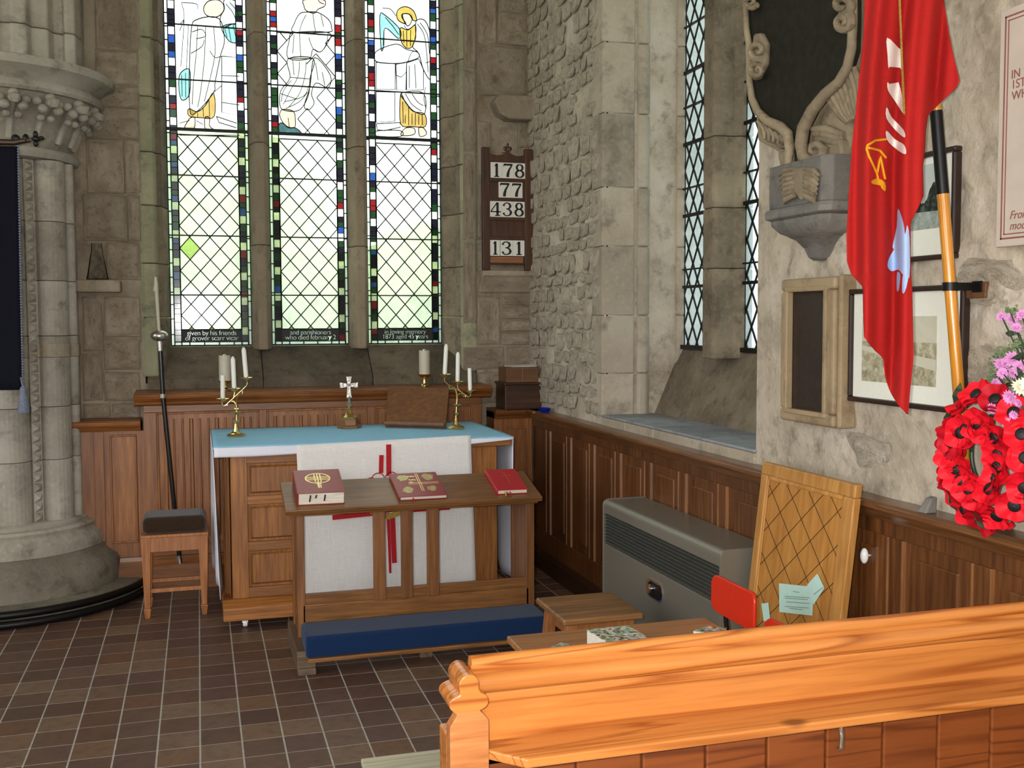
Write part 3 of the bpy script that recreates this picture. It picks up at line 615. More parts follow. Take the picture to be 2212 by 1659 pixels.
FIG = {0: dict(pieces=[('gteal', [(480, 205), (570, 180), (612, 230), (612, 310), (560, 320), (520, 290)]), ('gedge', [(500, 0), (600, 20), (612, 160), (560, 180), (480, 205), (470, 130), (500, 70)]),
        ('gteal', [(165, 560), (240, 520), (240, 700), (190, 750), (165, 700)]), ('gskin', [(345, 60), (380, 10), (450, 0), (490, 30), (495, 80), (460, 120), (410, 130), (360, 110)]),
        ('gpale', [(300, 145), (460, 140), (500, 300), (470, 420), (430, 620), (420, 690), (300, 830), (240, 805), (250, 250)]), ('gamber', [(235, 812), (300, 834), (360, 784), (420, 694), (425, 868), (330, 880), (235, 865)]),
        ('gskin', [(248, 880), (280, 880), (272, 960), (200, 965), (230, 900)]), ('gskin', [(355, 880), (390, 880), (390, 940), (420, 970), (360, 970)]), ('gwhite', [(480, 420), (614, 430), (614, 860), (480, 840)]), ('gwhite', [(440, 870), (590, 920), (590, 955), (460, 915)])],
    lines=[[(300, 70), (290, 30), (180, 20)], [(250, 400), (330, 350), (350, 300)], [(260, 240), (330, 220), (360, 270), (290, 290)], [(390, 380), (430, 430), (480, 420)], [(480, 565), (614, 570)], [(480, 765), (614, 785)], [(165, 920), (240, 900)], [(290, 900), (340, 930)], [(170, 180), (200, 150), (165, 230)], [(420, 690), (480, 640)], [(165, 1010), (614, 1010)], [(300, 200), (290, 400), (270, 600), (260, 780)], [(360, 200), (350, 450), (320, 700), (300, 800)], [(420, 200), (430, 400), (390, 600), (350, 760)], [(300, 840), (300, 875)], [(340, 800), (345, 875)], [(385, 750), (390, 870)], [(180, 560), (185, 720)], [(210, 545), (212, 730)], [(500, 200), (520, 280)], [(530, 195), (550, 310)], [(565, 185), (590, 300)], [(510, 30), (560, 90), (590, 160)], [(540, 20), (590, 80), (610, 140)], [(180, 20), (200, 120), (190, 300), (175, 500)], [(230, 180), (225, 350), (215, 520)]]),
  1: dict(pieces=[('gskin', [(1095, 0), (1240, 0), (1250, 45), (1200, 70), (1170, 100), (1110, 80), (1092, 40)]),
        ('gpale', [(1060, 105), (1110, 92), (1200, 95), (1280, 150), (1300, 210), (1280, 240), (1020, 240), (1020, 180)]), ('gwhite', [(1018, 245), (1280, 245), (1265, 330), (1215, 390), (1160, 370), (1130, 440), (975, 435), (985, 300)]), ('gpale', [(975, 440), (1165, 440), (1140, 580), (1130, 700), (1090, 790), (1040, 830), (950, 825), (915, 790), (920, 680), (990, 580)]), ('gpale', [(1172, 430), (1290, 560), (1275, 655), (1185, 620), (1150, 700), (1170, 770), (1130, 820), (1096, 790), (1140, 640)]),
        ('gskin', [(935, 818), (1015, 832), (1030, 900), (1025, 950), (980, 950), (940, 920), (912, 860)]), ('gdteal', [(910, 925), (940, 922), (980, 955), (1030, 955), (1070, 1000), (910, 1000)])],
    lines=[[(1130, 280), (1160, 360), (1215, 390), (1260, 330), (1275, 240)], [(975, 435), (1165, 440)], [(990, 578), (1135, 590)], [(975, 880), (985, 950)], [(1130, 640), (1090, 720), (950, 760)], [(920, 700), (1040, 740)], [(1000, 600), (940, 680), (925, 760)], [(1180, 470), (1200, 600)], [(1020, 260), (1010, 400)], [(1060, 250), (1070, 430)], [(1110, 460), (1100, 570), (1060, 700), (980, 800)], [(1060, 460), (1050, 570), (990, 680), (940, 780)], [(1010, 450), (1020, 560)], [(1230, 540), (1250, 640)], [(1110, 110), (1080, 170), (1060, 235)], [(1160, 100), (1170, 180), (1180, 235)], [(1220, 110), (1240, 200)], [(1120, 690), (1060, 760), (960, 810)], [(1200, 0), (1215, 20), (1245, 30)]]),
  2: dict(pieces=[('ghair', [(1785, 110), (1800, 70), (1850, 50), (1910, 80), (1935, 150), (1905, 150), (1880, 108), (1830, 105), (1825, 130), (1855, 180), (1800, 155)]), ('gskin', [(1830, 110), (1876, 106), (1902, 140), (1880, 190), (1852, 182)]),
        ('ghair', [(1812, 210), (1870, 225), (1925, 190), (1925, 280), (1900, 350), (1860, 360), (1820, 310)]), ('gwhite', [(1930, 160), (1990, 150), (2030, 230), (2040, 380), (2040, 590), (1985, 520), (1950, 400), (1905, 350), (1928, 280)]),
        ('gteal', [(1660, 120), (1700, 115), (1810, 220), (1800, 290), (1700, 210), (1690, 340), (1670, 370)]), ('gwhite', [(1632, 385), (1780, 330), (1860, 370), (1940, 390), (1950, 430), (1870, 460), (1780, 475), (1632, 460)]), ('gwhite', [(1632, 465), (1775, 478), (1775, 668), (1632, 668)]), ('gwhite', [(1632, 685), (1772, 690), (1772, 905), (1632, 915)]),
        ('gwhite', [(1780, 480), (1860, 470), (1855, 672), (1785, 672)]), ('gwhite', [(1860, 470), (1950, 440), (1985, 520), (1985, 672), (1860, 672)]), ('gpale', [(1820, 695), (1985, 695), (1995, 848), (1910, 828), (1850, 758)]),
        ('gamber', [(1815, 705), (1850, 762), (1910, 832), (1995, 852), (2000, 945), (1900, 945), (1815, 925)]), ('gskin', [(1850, 958), (1915, 958), (1915, 1005), (1818, 1010)]), ('gskin', [(1950, 955), (1985, 955), (2010, 1000), (1960, 1020)]), ('gwhite', [(1635, 925), (1808, 915), (1815, 950), (1700, 975), (1640, 970)]), ('gpale', [(1625, 980), (1810, 975), (1815, 1020), (1625, 1015)])],
    lines=[[(1780, 560), (1820, 575), (1855, 540)], [(1870, 460), (1900, 390), (1940, 385)], [(2000, 470), (2040, 460)], [(2000, 650), (1990, 730), (2000, 800)], [(1680, 60), (1740, 70), (1780, 120)], [(1840, 190), (1870, 220), (1925, 180)], [(1850, 860), (1850, 920)], [(1900, 850), (1900, 930)], [(1950, 860), (1950, 930)], [(1830, 760), (1835, 920)], [(1875, 800), (1875, 935)], [(1925, 845), (1925, 935)], [(1975, 855), (1978, 935)], [(1940, 180), (1990, 260), (2010, 400), (2020, 540)], [(1960, 170), (2015, 260), (2030, 400)], [(1835, 230), (1840, 320)], [(1860, 230), (1862, 350)], [(1890, 225), (1888, 345)], [(1880, 490), (1880, 660)], [(1920, 480), (1930, 660)], [(1850, 700), (1900, 780), (1970, 830)], [(1900, 700), (1940, 760), (1985, 790)], [(1700, 130), (1760, 200), (1800, 260)], [(1690, 240), (1685, 340)]])}
TXT = ['given by his friends\nof grover scarr vicar', 'and parishioners\nwho died february 2', 'in loving memory\n1873 aged 45 years']
EL = ['left stained glass light with an angel beside a stone tomb', 'middle stained glass light with a rising robed figure', 'right stained glass light with an angel in a golden skirt']
for k in range(3):
    x0, x1 = gx[2*k], gx[2*k+1]; win = thing('window_%d' % (k+1), EL[k], 'window', ((x0+x1)/2, GE, GZ0), kind='structure')
    sx, bx = .021, .042; f0, f1 = x0+sx+bx, x1-sx-bx; zi0, zi1 = GZ0+.024, GZ0+.098
    T3 = lambda p: (p[0], GE, p[1])
    lead = MB()
    bar = lambda xa, xb, za, zb, d=.006: lead.box(xa, xb, GE-d, GE+.004, za, zb)
    # edge strips of pale glass
    for xa, xb in ((x0, x0+sx), (x1-sx, x1)):
        z = GZ0
        while z < GZ1:
            h = rnd.uniform(.07, .10); pane(win, [T3(q) for q in ((xa+.003, z+.003), (xb-.003, z+.003), (xb-.003, z+h-.003), (xa+.003, z+h-.003))], 'gedge', 'edge_pane'); bar(xa, xb, z-.003, z+.003); z += h
    nb = 5
    for i in range(nb):
        xa, xb = f0-bx+(f1-f0+2*bx)*i/nb, f0-bx+(f1-f0+2*bx)*(i+1)/nb; pane(win, [T3(q) for q in ((xa+.004, GZ0+.004), (xb-.004, GZ0+.004), (xb-.004, GZ0+.02), (xa+.004, GZ0+.02))], 'gedge', 'edge_pane'); bar(xb-.003, xb+.003, GZ0, GZ0+.024)
    bar(x0, x1, GZ0-.006, GZ0+.003); bar(x0+sx, x1-sx, GZ0+.019, zi0)
    for xx in (x0, x0+sx, f0, f1, x1-sx, x1): bar(xx-.0035, xx+.0035, GZ0, GZ1)
    # coloured border panes
    for xa, xb in ((x0+sx, f0), (f1, x1-sx)):
        z = zi0; q = rnd.randrange(4)
        while z < 3.8:
            q += 1; u = rnd.random()
            if q % 4 == 0: h, m = .052, 'gflower' if z < 2.9 else 'gwhite'
            else: h = rnd.choice((.034, .04, .05)); m = rnd.choice(('gdark', 'gred', 'gdkgreen', 'gblue', 'gdark', 'gdark', 'gdkgreen', 'gdark') if z < 2.75 else ('gred', 'gdkgreen', 'gblue', 'gdark', 'gdark', 'gdkgreen'))
            pane(win, [T3(r_) for r_ in ((xa+.003, z+.001), (xb-.003, z+.001), (xb-.003, z+h-.001), (xa+.003, z+h-.001))], m, 'border_pane'); bar(xa, xb, z-.0015, z+.0015); z += h
        pane(win, [T3(r_) for r_ in ((xa+.003, z), (xb-.003, z), (xb-.003, GZ1), (xa+.003, GZ1))], 'gwhite', 'border_pane')
    # inscription strip
    me = strip_text(TXT[k], f1-f0-.004, zi1-zi0, T3, win)
    o = piece('inscription', me, 'ink', win, ((f0+f1)/2, GE-.003, (zi0+zi1)/2), (R(90), 0, 0)); o['label'] = 'black strip with pale lettering'
    pane(win, [T3(q) for q in ((f0, zi0), (f1, zi0), (f1, zi1), (f0, zi1))], 'gedge', 'pane')
    bar(f0, f1, zi1-.002, zi1+.004)
    # diamond quarries
    wd = (f1-f0)/3.0; hd = .1415
    ps = lattice(f0, f1, zi1+.003, major-.03, wd, hd, .02)
    for (c, p) in ps:
        m = 'gq' if c[1] < 2.35 else rnd.choice(('gq', 'gq2', 'gq2'))
        if k == 0 and abs(c[1]-2.05) < hd*.45 and abs(c[0]-(f0+wd*.5)) < wd*.4: m = 'ggreen'
        pane(win, [T3(q) for q in p], m)
    lat = lead_lines(ps, T3, .0066, (0, -1, 0))
    bar(f0, f1, major-.03, major-.026); pane(win, [T3(q) for q in ((f0, major-.026), (f1, major-.026), (f1, major), (f0, major))], 'gpale')
    lead.box(x0, x1, GE-.02, GE+.002, major-.006, major+.012)
    for z in barz: lead.box(x0, x1, GE-.012, GE-.002, z-.004, z+.004)
    # figure scene above
    for a, b in zip([major]+[3.1, 3.45, 3.8], [3.1, 3.45, 3.8]+[GZ1]):
        if k == 1 and a < 3.2: continue
        pane(win, [T3(q) for q in ((f0, a), (f1, a), (f1, b), (f0, b))], 'gwhite')
    if k == 1:
        ps2 = lattice(f0, f1, major+.012, 3.45, wd, hd, .02)
        for c, p in ps2: pane(win, [T3(q) for q in p], 'gq2')
        lat = join2(lat, lead_lines(ps2, T3, .006, (0, -1, 0), [[(g(c).x, g(c).z) for c in pl_] for _, pl_ in FIG[1]['pieces']]))
    for m, poly in FIG[k]['pieces']:
        if not (m == 'gwhite' and len(poly) <= 5): poly = smooth2(poly)
        pts = [g(c) for c in poly]; pts = [Vector((min(max(p.x, f0), f1), p.y, p.z)) for p in pts]
        pane(win, pts, m, 'figure_pane'); lat = join2(lat, ribbon(pts+[pts[0]], .0055, (0, -1, 0), .006))
    for ln in FIG[k]['lines']: lat = join2(lat, ribbon([g(c) for c in smooth2(ln, False)], .0042, (0, -1, 0), .006))
    part('lead_frame', lead, 'lead', win); part('lead_lattice', lat, 'lead', win)
# south window lights: plain diamond quarries
for k, (ya, yb, lab) in enumerate(((ym+.13, yE-.02, 'south window light of clear diamond panes beside the number board wall'), (ym-.95, ym-.015, 'south window light of clear diamond panes behind the carved monument'))):
    win = thing('window_%d' % (4+k), lab, 'window', (XG, (ya+yb)/2, GZ0), kind='structure'); T3 = lambda p: (XG, p[0], p[1])
    ps = lattice(ya, yb, GZ0, 3.75, .108, .172, .03); rest = MB()
    for c, p in ps:
        q3 = [T3(q) for q in p]; px, py = proj((XG, c[0], c[1]))
        if (k == 1 and c[0] < ym-.42) or py < -60: rest.quad(*q3)
        else: pane(win, q3, 'gsouth')
    rest.quad(*[T3(q) for q in ((ya, 3.75), (yb, 3.75), (yb, GZ1), (ya, GZ1))])
    o = part('outlying_panes', rest, 'gsouth', win); o['kind'] = 'stuff'
    part('lead_lattice', lead_lines(ps, T3, .0105, (-1, 0, 0)), 'lead', win)
    mb = MB()
    for q, t_ in ((7, .004), (69, .004), (166, .009), (240, .005), (318, .009), (412, .004), (470, .009), (584, .004), (621, .008)):
        z = onx(1472, q, XG).z; mb.box(XG-.02, XG-.006, ya, yb, z-t_, z+t_)
    mb.box(XG-.03, XG+.01, ya, yb, GZ0-.012, GZ0+.012)
    part('saddle_bars', mb, 'iron', win)

# ------------------------------------------------------------------ panelling
t1 = thing('trim_1', 'dark oak panelled dado along the south wall under the window', 'panelling', (2.1, 4, 0), kind='structure')
DP = 2.10; rail_z = 1.018
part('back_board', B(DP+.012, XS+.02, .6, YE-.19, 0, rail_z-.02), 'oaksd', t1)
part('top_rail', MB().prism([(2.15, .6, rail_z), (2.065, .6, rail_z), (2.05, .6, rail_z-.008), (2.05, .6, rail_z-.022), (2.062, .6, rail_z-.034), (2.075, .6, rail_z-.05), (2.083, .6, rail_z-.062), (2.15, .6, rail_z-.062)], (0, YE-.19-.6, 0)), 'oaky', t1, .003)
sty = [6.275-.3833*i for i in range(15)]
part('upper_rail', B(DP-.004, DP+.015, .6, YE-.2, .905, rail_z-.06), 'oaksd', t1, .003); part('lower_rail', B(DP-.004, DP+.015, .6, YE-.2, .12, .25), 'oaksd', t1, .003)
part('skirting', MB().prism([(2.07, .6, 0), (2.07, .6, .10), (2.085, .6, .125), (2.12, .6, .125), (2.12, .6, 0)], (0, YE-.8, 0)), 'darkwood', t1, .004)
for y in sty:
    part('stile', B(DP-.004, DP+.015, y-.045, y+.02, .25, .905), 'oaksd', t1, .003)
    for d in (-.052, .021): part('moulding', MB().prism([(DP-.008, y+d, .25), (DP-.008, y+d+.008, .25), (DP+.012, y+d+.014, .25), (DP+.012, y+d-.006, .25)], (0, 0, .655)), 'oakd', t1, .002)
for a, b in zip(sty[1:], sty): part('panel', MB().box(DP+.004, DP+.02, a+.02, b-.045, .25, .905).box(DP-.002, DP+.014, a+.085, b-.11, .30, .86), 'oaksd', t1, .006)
part('ledge_board', B(2.04, 2.16, 6.4, YE-.2, rail_z-.02, rail_z), 'oaky', t1, .004)

def groove_panel(par, x0, x1, z0, z1, y, n, m='oak'):
    part('panel', B(x0, x1, y, y+.012, z0, z1), m, par)
    fr = .012
    for q in ((x0, x1, z1-fr, z1), (x0, x1, z0, z0+fr), (x0, x0+fr, z0+fr, z1-fr), (x1-fr, x1, z0+fr, z1-fr)):
        part('moulding', B(q[0], q[1], y-.010, y+.004, q[2], q[3]), m, par, .004)
    if n:
        xs = rng(x0+.05, x1-.05, n)
        for i, x in enumerate(xs):
            wv = .007 if i % 3 else .013
            part('reed', MB().prism([(x-wv, y+.002, z0+.04), (x-wv*.5, y-.009, z0+.04), (x+wv*.5, y-.009, z0+.04), (x+wv, y+.002, z0+.04)], (0, 0, z1-z0-.08)), m, par, .002)
FE = 6.6
t2 = thing('trim_2', 'low oak dado on the east wall either side of the altar', 'panelling', (0, FE, 0), kind='structure')
xl0, xr0 = -.80, -.335
def lowdado(x0, x1):
    part('back_board', B(x0, x1, FE+.004, YE+.02, 0, 1.0), 'oak', t2, .002)
    part('top_rail', MB().prism([(x0, YE, 1.018), (x0, FE-.03, 1.018), (x0, FE-.04, 1.008), (x0, FE-.036, .99), (x0, FE-.02, .972), (x0, FE-.012, .955), (x0, YE, .955)], (x1-x0, 0, 0)), 'oakh', t2, .003)
    part('skirting', MB().prism([(x0, FE, .0), (x0, FE-.03, 0), (x0, FE-.03, .15), (x0, FE-.018, .175), (x0, FE-.012, .20), (x0, FE, .2)], (x1-x0, 0, 0)), 'oakh', t2, .003)
lowdado(xl0, xr0); lowdado(1.84, 2.1)
a = ony(236, 940, FE); b = ony(300, 1171, FE); groove_panel(t2, a.x, b.x, b.z, a.z, FE-.002, 0)
groove_panel(t2, 1.90, 2.05, .30, .90, FE-.002, 0)
for x in (a.x-.06, b.x+.03): part('stile', B(x-.028, x+.028, FE-.006, FE+.006, .2, .955), 'oak', t2, .003)
t3 = thing('trim_3', 'tall reeded oak reredos panelling behind the altar', 'panelling', (.75, FE, 0), kind='structure')
rx0, rx1 = ony(310, 900, FE-.03).x, ony(1040, 900, FE-.03).x; RF = FE-.03; rz = 1.175
part('back_board', B(rx0, rx1, RF+.01, YE+.02, 0, rz-.03), 'oak', t3)
part('cornice', MB().prism([(rx0-.05, YE, rz+.01), (rx0-.05, RF-.05, rz), (rx0-.05, RF-.062, rz-.012), (rx0-.05, RF-.055, rz-.03), (rx0-.05, RF-.035, rz-.05), (rx0-.05, RF-.03, rz-.065), (rx0-.05, RF-.008, rz-.075), (rx0-.05, YE, rz-.075)], (rx1-rx0+.11, 0, 0)), 'oakh', t3, .003)
part('skirting', MB().prism([(rx0, RF+.01, 0), (rx0, RF-.04, 0), (rx0, RF-.04, .15), (rx0, RF-.025, .175), (rx0, RF-.012, .2), (rx0, RF+.01, .2)], (rx1-rx0, 0, 0)), 'oakh', t3, .003)
xs = [(337, 559), (576, 793), (812, 1016)]
part('rail', B(rx0, rx1, RF-.006, RF+.012, 1.06, rz-.07), 'oakh', t3, .003); part('rail', B(rx0, rx1, RF-.006, RF+.012, .2, .27), 'oakh', t3, .003)
pe = [rx0]
for a, b in xs:
    xa, xb = ony(a, 880, RF).x, ony(b, 880, RF).x; groove_panel(t3, xa, xb, .27, 1.06, RF+.002, 11); part('stile', B(pe[-1], xa, RF-.006, RF+.012, .27, 1.06), 'oak', t3, .003); pe.append(xb)
part('stile', B(pe[-1], rx1, RF-.006, RF+.012, .27, 1.06), 'oak', t3, .003)

# ------------------------------------------------------------------ stone respond on the left
pier = thing('stone_pier', 'clustered grey limestone pier with carved capital at the left', 'pier', (PIERC.x, PIERC.y, 0), kind='structure')
def pier_plan(s=1, oy=0):
    pts = []
    c = (.08, -.27)
    pts += [(-.60, .3), (-.60, -.02)]
    pts += [(-.40+.12*math.cos(R(a)), -.10+.12*math.sin(R(a))) for a in range(180, 300, 20)]
    pts += [(-.25, -.24), (-.10, -.22), (-.045, -.23)]
    pts += [(c[0]+.115*math.cos(R(a)), c[1]+.135*math.sin(R(a))) for a in range(180, 350, 12)]
    pts += [(.196, -.315), (.245, -.285)]
    pts += [(.305+.088*math.cos(R(a)), -.19+.10*math.sin(R(a))) for a in range(225, 370, 15)]
    pts += [(.385, -.15)] + [(.402+.03*math.cos(R(a)), -.12+.03*math.sin(R(a))) for a in range(220, 400, 20)] + [(.42, -.02), (.42, .3)]
    return [(PIERC.x+x*s, PIERC.y+y*s) for x, y in pts]
pc = [.47, .82, 1.12, 1.40, 1.52, 1.83, 2.16, 2.5]
for z0, z1 in zip(pc, pc[1:]): part('shaft_course', plan_prism(pier_plan(), z0+.0015, z1-.0015), 'pier', pier, .004)
part('repair_band', plan_prism(pier_plan(1.012), 1.40, 1.475), 'ash', pier, .004)
nm = MB().loft([[(-.024, -.004, -.026), (.024, .006, -.026), (.024, .006, .026), (-.024, -.004, .026)], [(-.004, -.03, -.004), (.004, -.028, -.004), (.004, -.028, .004), (-.004, -.03, .004)]]).mesh('nailhead'); nm.materials.append(M['pier'])
z = .50
while z < 2.48: piece('nailhead', nm, None, pier, (PIERC.x+.219, PIERC.y-.300, z), (0, 0, R(28))); z += .056
def ring(prof, m, name='base_tier', seg=56): part(name, MB().lathe(prof, (PIERC.x, PIERC.y, 0), seg), m, pier, smooth=True)
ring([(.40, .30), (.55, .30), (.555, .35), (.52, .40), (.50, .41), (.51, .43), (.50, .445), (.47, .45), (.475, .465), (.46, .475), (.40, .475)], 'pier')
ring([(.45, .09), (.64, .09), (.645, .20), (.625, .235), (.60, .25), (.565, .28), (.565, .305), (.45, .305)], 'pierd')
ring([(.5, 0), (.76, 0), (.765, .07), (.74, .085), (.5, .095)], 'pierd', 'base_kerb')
pp = thing('heating_pipe', 'twin black iron heating pipes curving round the pier base', 'pipe', (PIERC.x, PIERC.y, 0))
for rr_, zz in ((.795, .075), (.815, .028)):
    part('pipe', MB().tube([(PIERC.x+rr_*math.cos(R(a)), PIERC.y+rr_*math.sin(R(a)), zz) for a in range(-182, 1, 4)], .021, 10), 'iron', pp, smooth=True)
# capital, abacus, arch springer
ring([(.40, 2.50), (.445, 2.505), (.46, 2.53), (.445, 2.555), (.40, 2.56)], 'pier', 'necking')
ring([(.39, 2.55), (.41, 2.60), (.435, 2.68), (.48, 2.77), (.55, 2.83), (.56, 2.84), (.40, 2.84)], 'pier', 'capital_bell')
ring([(.4, 2.835), (.585, 2.835), (.60, 2.85), (.59, 2.88), (.565, 2.90), (.60, 2.93), (.655, 2.955), (.665, 2.98), (.655, 3.0), (.62, 3.01), (.4, 3.015)], 'pier', 'abacus')
for i in range(9):
    a = R(-150+i*20); d = Vector((math.cos(a), math.sin(a), 0)); s_ = Vector((-d.y, d.x, 0)); P0 = Vector((PIERC.x, PIERC.y, 0))
    mb = MB().tube([P0+d*.42+Vector((0, 0, 2.60)), P0+d*.45+Vector((0, 0, 2.68)), P0+d*.50+Vector((0, 0, 2.75)), P0+d*.57+Vector((0, 0, 2.80)), P0+d*.60+Vector((0, 0, 2.785)), P0+d*.595+Vector((0, 0, 2.76))], [.018, .02, .022, .024, .028, .016], 7)
    for lr, lz_q, ls, br in ((.575, 2.785, 0, .034), (.555, 2.75, .045, .03), (.555, 2.75, -.045, .03), (.535, 2.79, .065, .028), (.535, 2.79, -.065, .028), (.51, 2.71, .03, .024), (.51, 2.71, -.03, .024), (.56, 2.815, 0, .03)):
        mb.ball(P0+d*lr+s_*ls+Vector((0, 0, lz_q)), (br, br, br*.85), 9, 6)
    part('carved_leaf', mb, 'pier', pier, smooth=True)
for z0, z1 in ((3.01, 3.22), (3.22, 3.6), (3.6, 4.2)):
    part('arch_stone', plan_prism([(PIERC.x+x, PIERC.y+y) for x, y in ((-.7, .3), (-.7, -.3), (-.3, -.42), (.02, -.42), (.10, -.40), (.11, -.36), (.15, -.36), (.17, -.375), (.24, -.36), (.26, -.30), (.34, -.28), (.36, -.20), (.40, -.18), (.42, -.22), (.47, -.20), (.49, -.10), (.50, .3))], z0+.0015, z1-.0015), 'pier', pier, .012, seg=3)

# ------------------------------------------------------------------ altar
AX0, AX1, AY0, AY1 = .075, 1.645, 5.55, 6.48
al = thing('altar', 'oak panelled altar table on hidden castors below the window', 'altar', (.86, 6, 0))
bx0, bx1, by = ony(497, 1000, 5.60).x, 1.575, 5.60
part('top', B(AX0, AX1, AY0, AY1, .908, .952), 'altarh', al, .005)
part('frieze', B(bx0+.02, bx1-.02, by+.02, AY1-.03, .86, .908), 'altarh', al)
part('core', B(bx0+.03, bx1-.03, by+.03, AY1-.05, .1, .87), 'altarh', al)
part('plinth', MB().prism([(bx0-.05, by-.045, .05), (bx0-.05, by-.045, .115), (bx0-.05, by-.02, .14), (bx0-.05, by-.005, .155), (bx0-.05, AY1-.03, .155), (bx0-.05, AY1-.03, .05)], (bx1-bx0+.09, 0, 0)), 'altarh', al, .004)
for xa, xb in ((bx0, bx0+.085), (bx0+.375, bx0+.46), (.90, .98), (1.22, 1.30), (bx1-.14, bx1)): part('stile', B(xa, xb, by, by+.035, .155, .908), 'altar', al, .004)
part('leg_moulding', B(bx0-.03, bx0-.002, by+.12, by+.5, .155, .90), 'altar', al, .004)
for i in range(3): part('groove_strip', B(bx0-.012-.012*i, bx0-.005-.012*i, by+.06+.05*i, by+.10+.05*i, .155, .9), 'altar', al, .003)
for za, zb in ((.155, .21), (.40, .45), (.645, .69), (.86, .908)): part('rail', B(bx0+.05, bx1-.05, by+.002, by+.03, za, zb), 'altarh', al, .004)
for za, zb in ((.21, .40), (.45, .645), (.69, .86)):
    for xa, xb in ((bx0+.085, bx0+.375), (.66, .90), (.98, 1.22), (1.30, bx1-.14)):
        part('panel', MB().box(xa, xb, by+.02, by+.032, za, zb).hexa([(xa+.012, by+.02, za+.012), (xb-.012, by+.02, za+.012), (xb-.012, by+.02, zb-.012), (xa+.012, by+.02, zb-.012), (xa+.022, by+.010, za+.022), (xb-.022, by+.010, za+.022), (xb-.022, by+.010, zb-.022), (xa+.022, by+.010, zb-.022)]), 'altar', al)
for x, y in ((bx0+.06, by+.02), (bx1-.06, by+.02), (bx0+.06, 6.4), (bx1-.06, 6.4)): part('castor', MB().lathe([(.003, -.011), (.022, -.011), (.024, 0), (.022, .011), (.003, .011)], (x, y, .0245), 14, 'x').box(x-.015, x+.015, y-.012, y+.012, .025, .052), 'ceramic', al, smooth=True)
# blue cloth with white linen underneath
cl = thing('altar_cloth', 'pale blue cloth with white linen edge laid over the altar top', 'cloth', (.86, 6, .95))
def sheet(fn, nu, nv, thick=.002):
    mb = MB(); k = nu+1
    for j in range(nv+1):
        for i in range(nu+1): mb.v.append(Vector(fn(i/nu, j/nv)))
    for j in range(nv):
        for i in range(nu): q = j*k+i; mb.f.append((q, q+1, q+k+1, q+k))
    return mb
def cloth_part(name, fn, nu, nv, m, par, th=.0025):
    o = part(name, sheet(fn, nu, nv), m, par, smooth=True); s = o.modifiers.new('solid', 'SOLIDIFY'); s.thickness = th; s.offset = 0; return o
def blue(u, v):
    x = AX0-.012+(AX1-AX0+.024)*u; y = AY0-.008+(AY1-AY0)*v; z = .9585+.0018*mnoise.noise(Vector((x*4, y*4, 0)))
    e = max(0, .05-v)/.05; return (x, y, z-.010*e*e)
cloth_part('blue_cover', blue, 60, 30, 'bluecloth', cl)
def linen(u, v):
    x = AX0-.010+(AX1-AX0+.02)*u; drop = .042-.02*u+.004*math.sin(9*u)-(.018 if u > .75 else 0)*(u-.75)/.25
    if v < .5: y = AY0-.010; z = .949-drop*(1-v*2); y -= .003*math.sin(17*u)
    else: y = AY0-.010+(AY1-AY0)*(v-.5)*2; z = .9535
    return (x, y, z)
cloth_part('linen_edge', linen, 60, 8, 'linen', cl, .002)
for sgn, xs_, nm_ in ((-1, AX0-.012, 'side_drop'), (1, AX1+.012, 'side_drop')):
    def side(u, v, sgn=sgn, xs_=xs_):
        y = AY0+.02+(AY1-AY0-.06)*u; z = .955-(.955-.16)*v
        return (xs_+sgn*(.004+.012*math.sin(u*14+v*2)*v)+(.035*v*(1-u) if sgn < 0 else -.01*v), y+.02*v*(1-u), z+.02*u*(v > .9))
    cloth_part(nm_, side, 30, 14, 'linen', cl, .003)
fr = thing('altar_frontal', 'woven white frontal with a red cross hanging before the altar', 'frontal', (.86, AY0-.015, .95))
c4 = [ony(640, 962, AY0-.014), ony(1017, 940, AY0-.014), ony(1028, 1262, AY0-.014), ony(656, 1302, AY0-.014)]
def front(u, v): p = (c4[0]*(1-u)+c4[1]*u)*(1-v)+(c4[3]*(1-u)+c4[2]*u)*v; p.y += .003*math.sin(u*11)*v; return p
cloth_part('cloth', front, 40, 20, 'frontal', fr, .002)
def FP(px, py): return ony(px, py, AY0-.020)
def strokes(name, lst, m, par, wd, nrm=(0, -1, 0), th=.0015, f=FP):
    for ln, ww in lst: part(name, ribbon([f(*p) for p in ln], ww, nrm, th), m, par)
strokes('red_bar', [([(839.5, 960), (840, 1028)], .027), ([(824, 983), (823, 1022)], .024), ([(838, 1108), (841, 1170), (843, 1238)], [.018, .017, .013]), ([(848, 1118), (852, 1216)], .027), ([(718, 1118), (806, 1109)], .026), ([(880, 1102), (972, 1096)], .025), ([(700, 1107), (800, 1101)], .014), ([(808, 1104), (845, 1100), (880, 1094)], .03)], 'redcloth', fr, 0)
arc = lambda cx, cy, r, a0, a1: [(cx+r*math.cos(R(a)), cy-r*math.sin(R(a))) for a in range(a0, a1+1, 12)]
strokes('red_outline', [(arc(817, 1036, 14, 0, 180), .005), (arc(846, 1034, 14, 0, 180), .005), (arc(802, 1046, 14, 0, 150), .005), (arc(862, 1040, 14, 20, 180), .005)], 'redcloth', fr, 0)
strokes('gold_centre', [([(800, 1106), (815, 1112), (840, 1116), (862, 1108), (872, 1098)], [.016, .02, .03, .03, .014])], 'goldthread', fr, 0, th=.003)

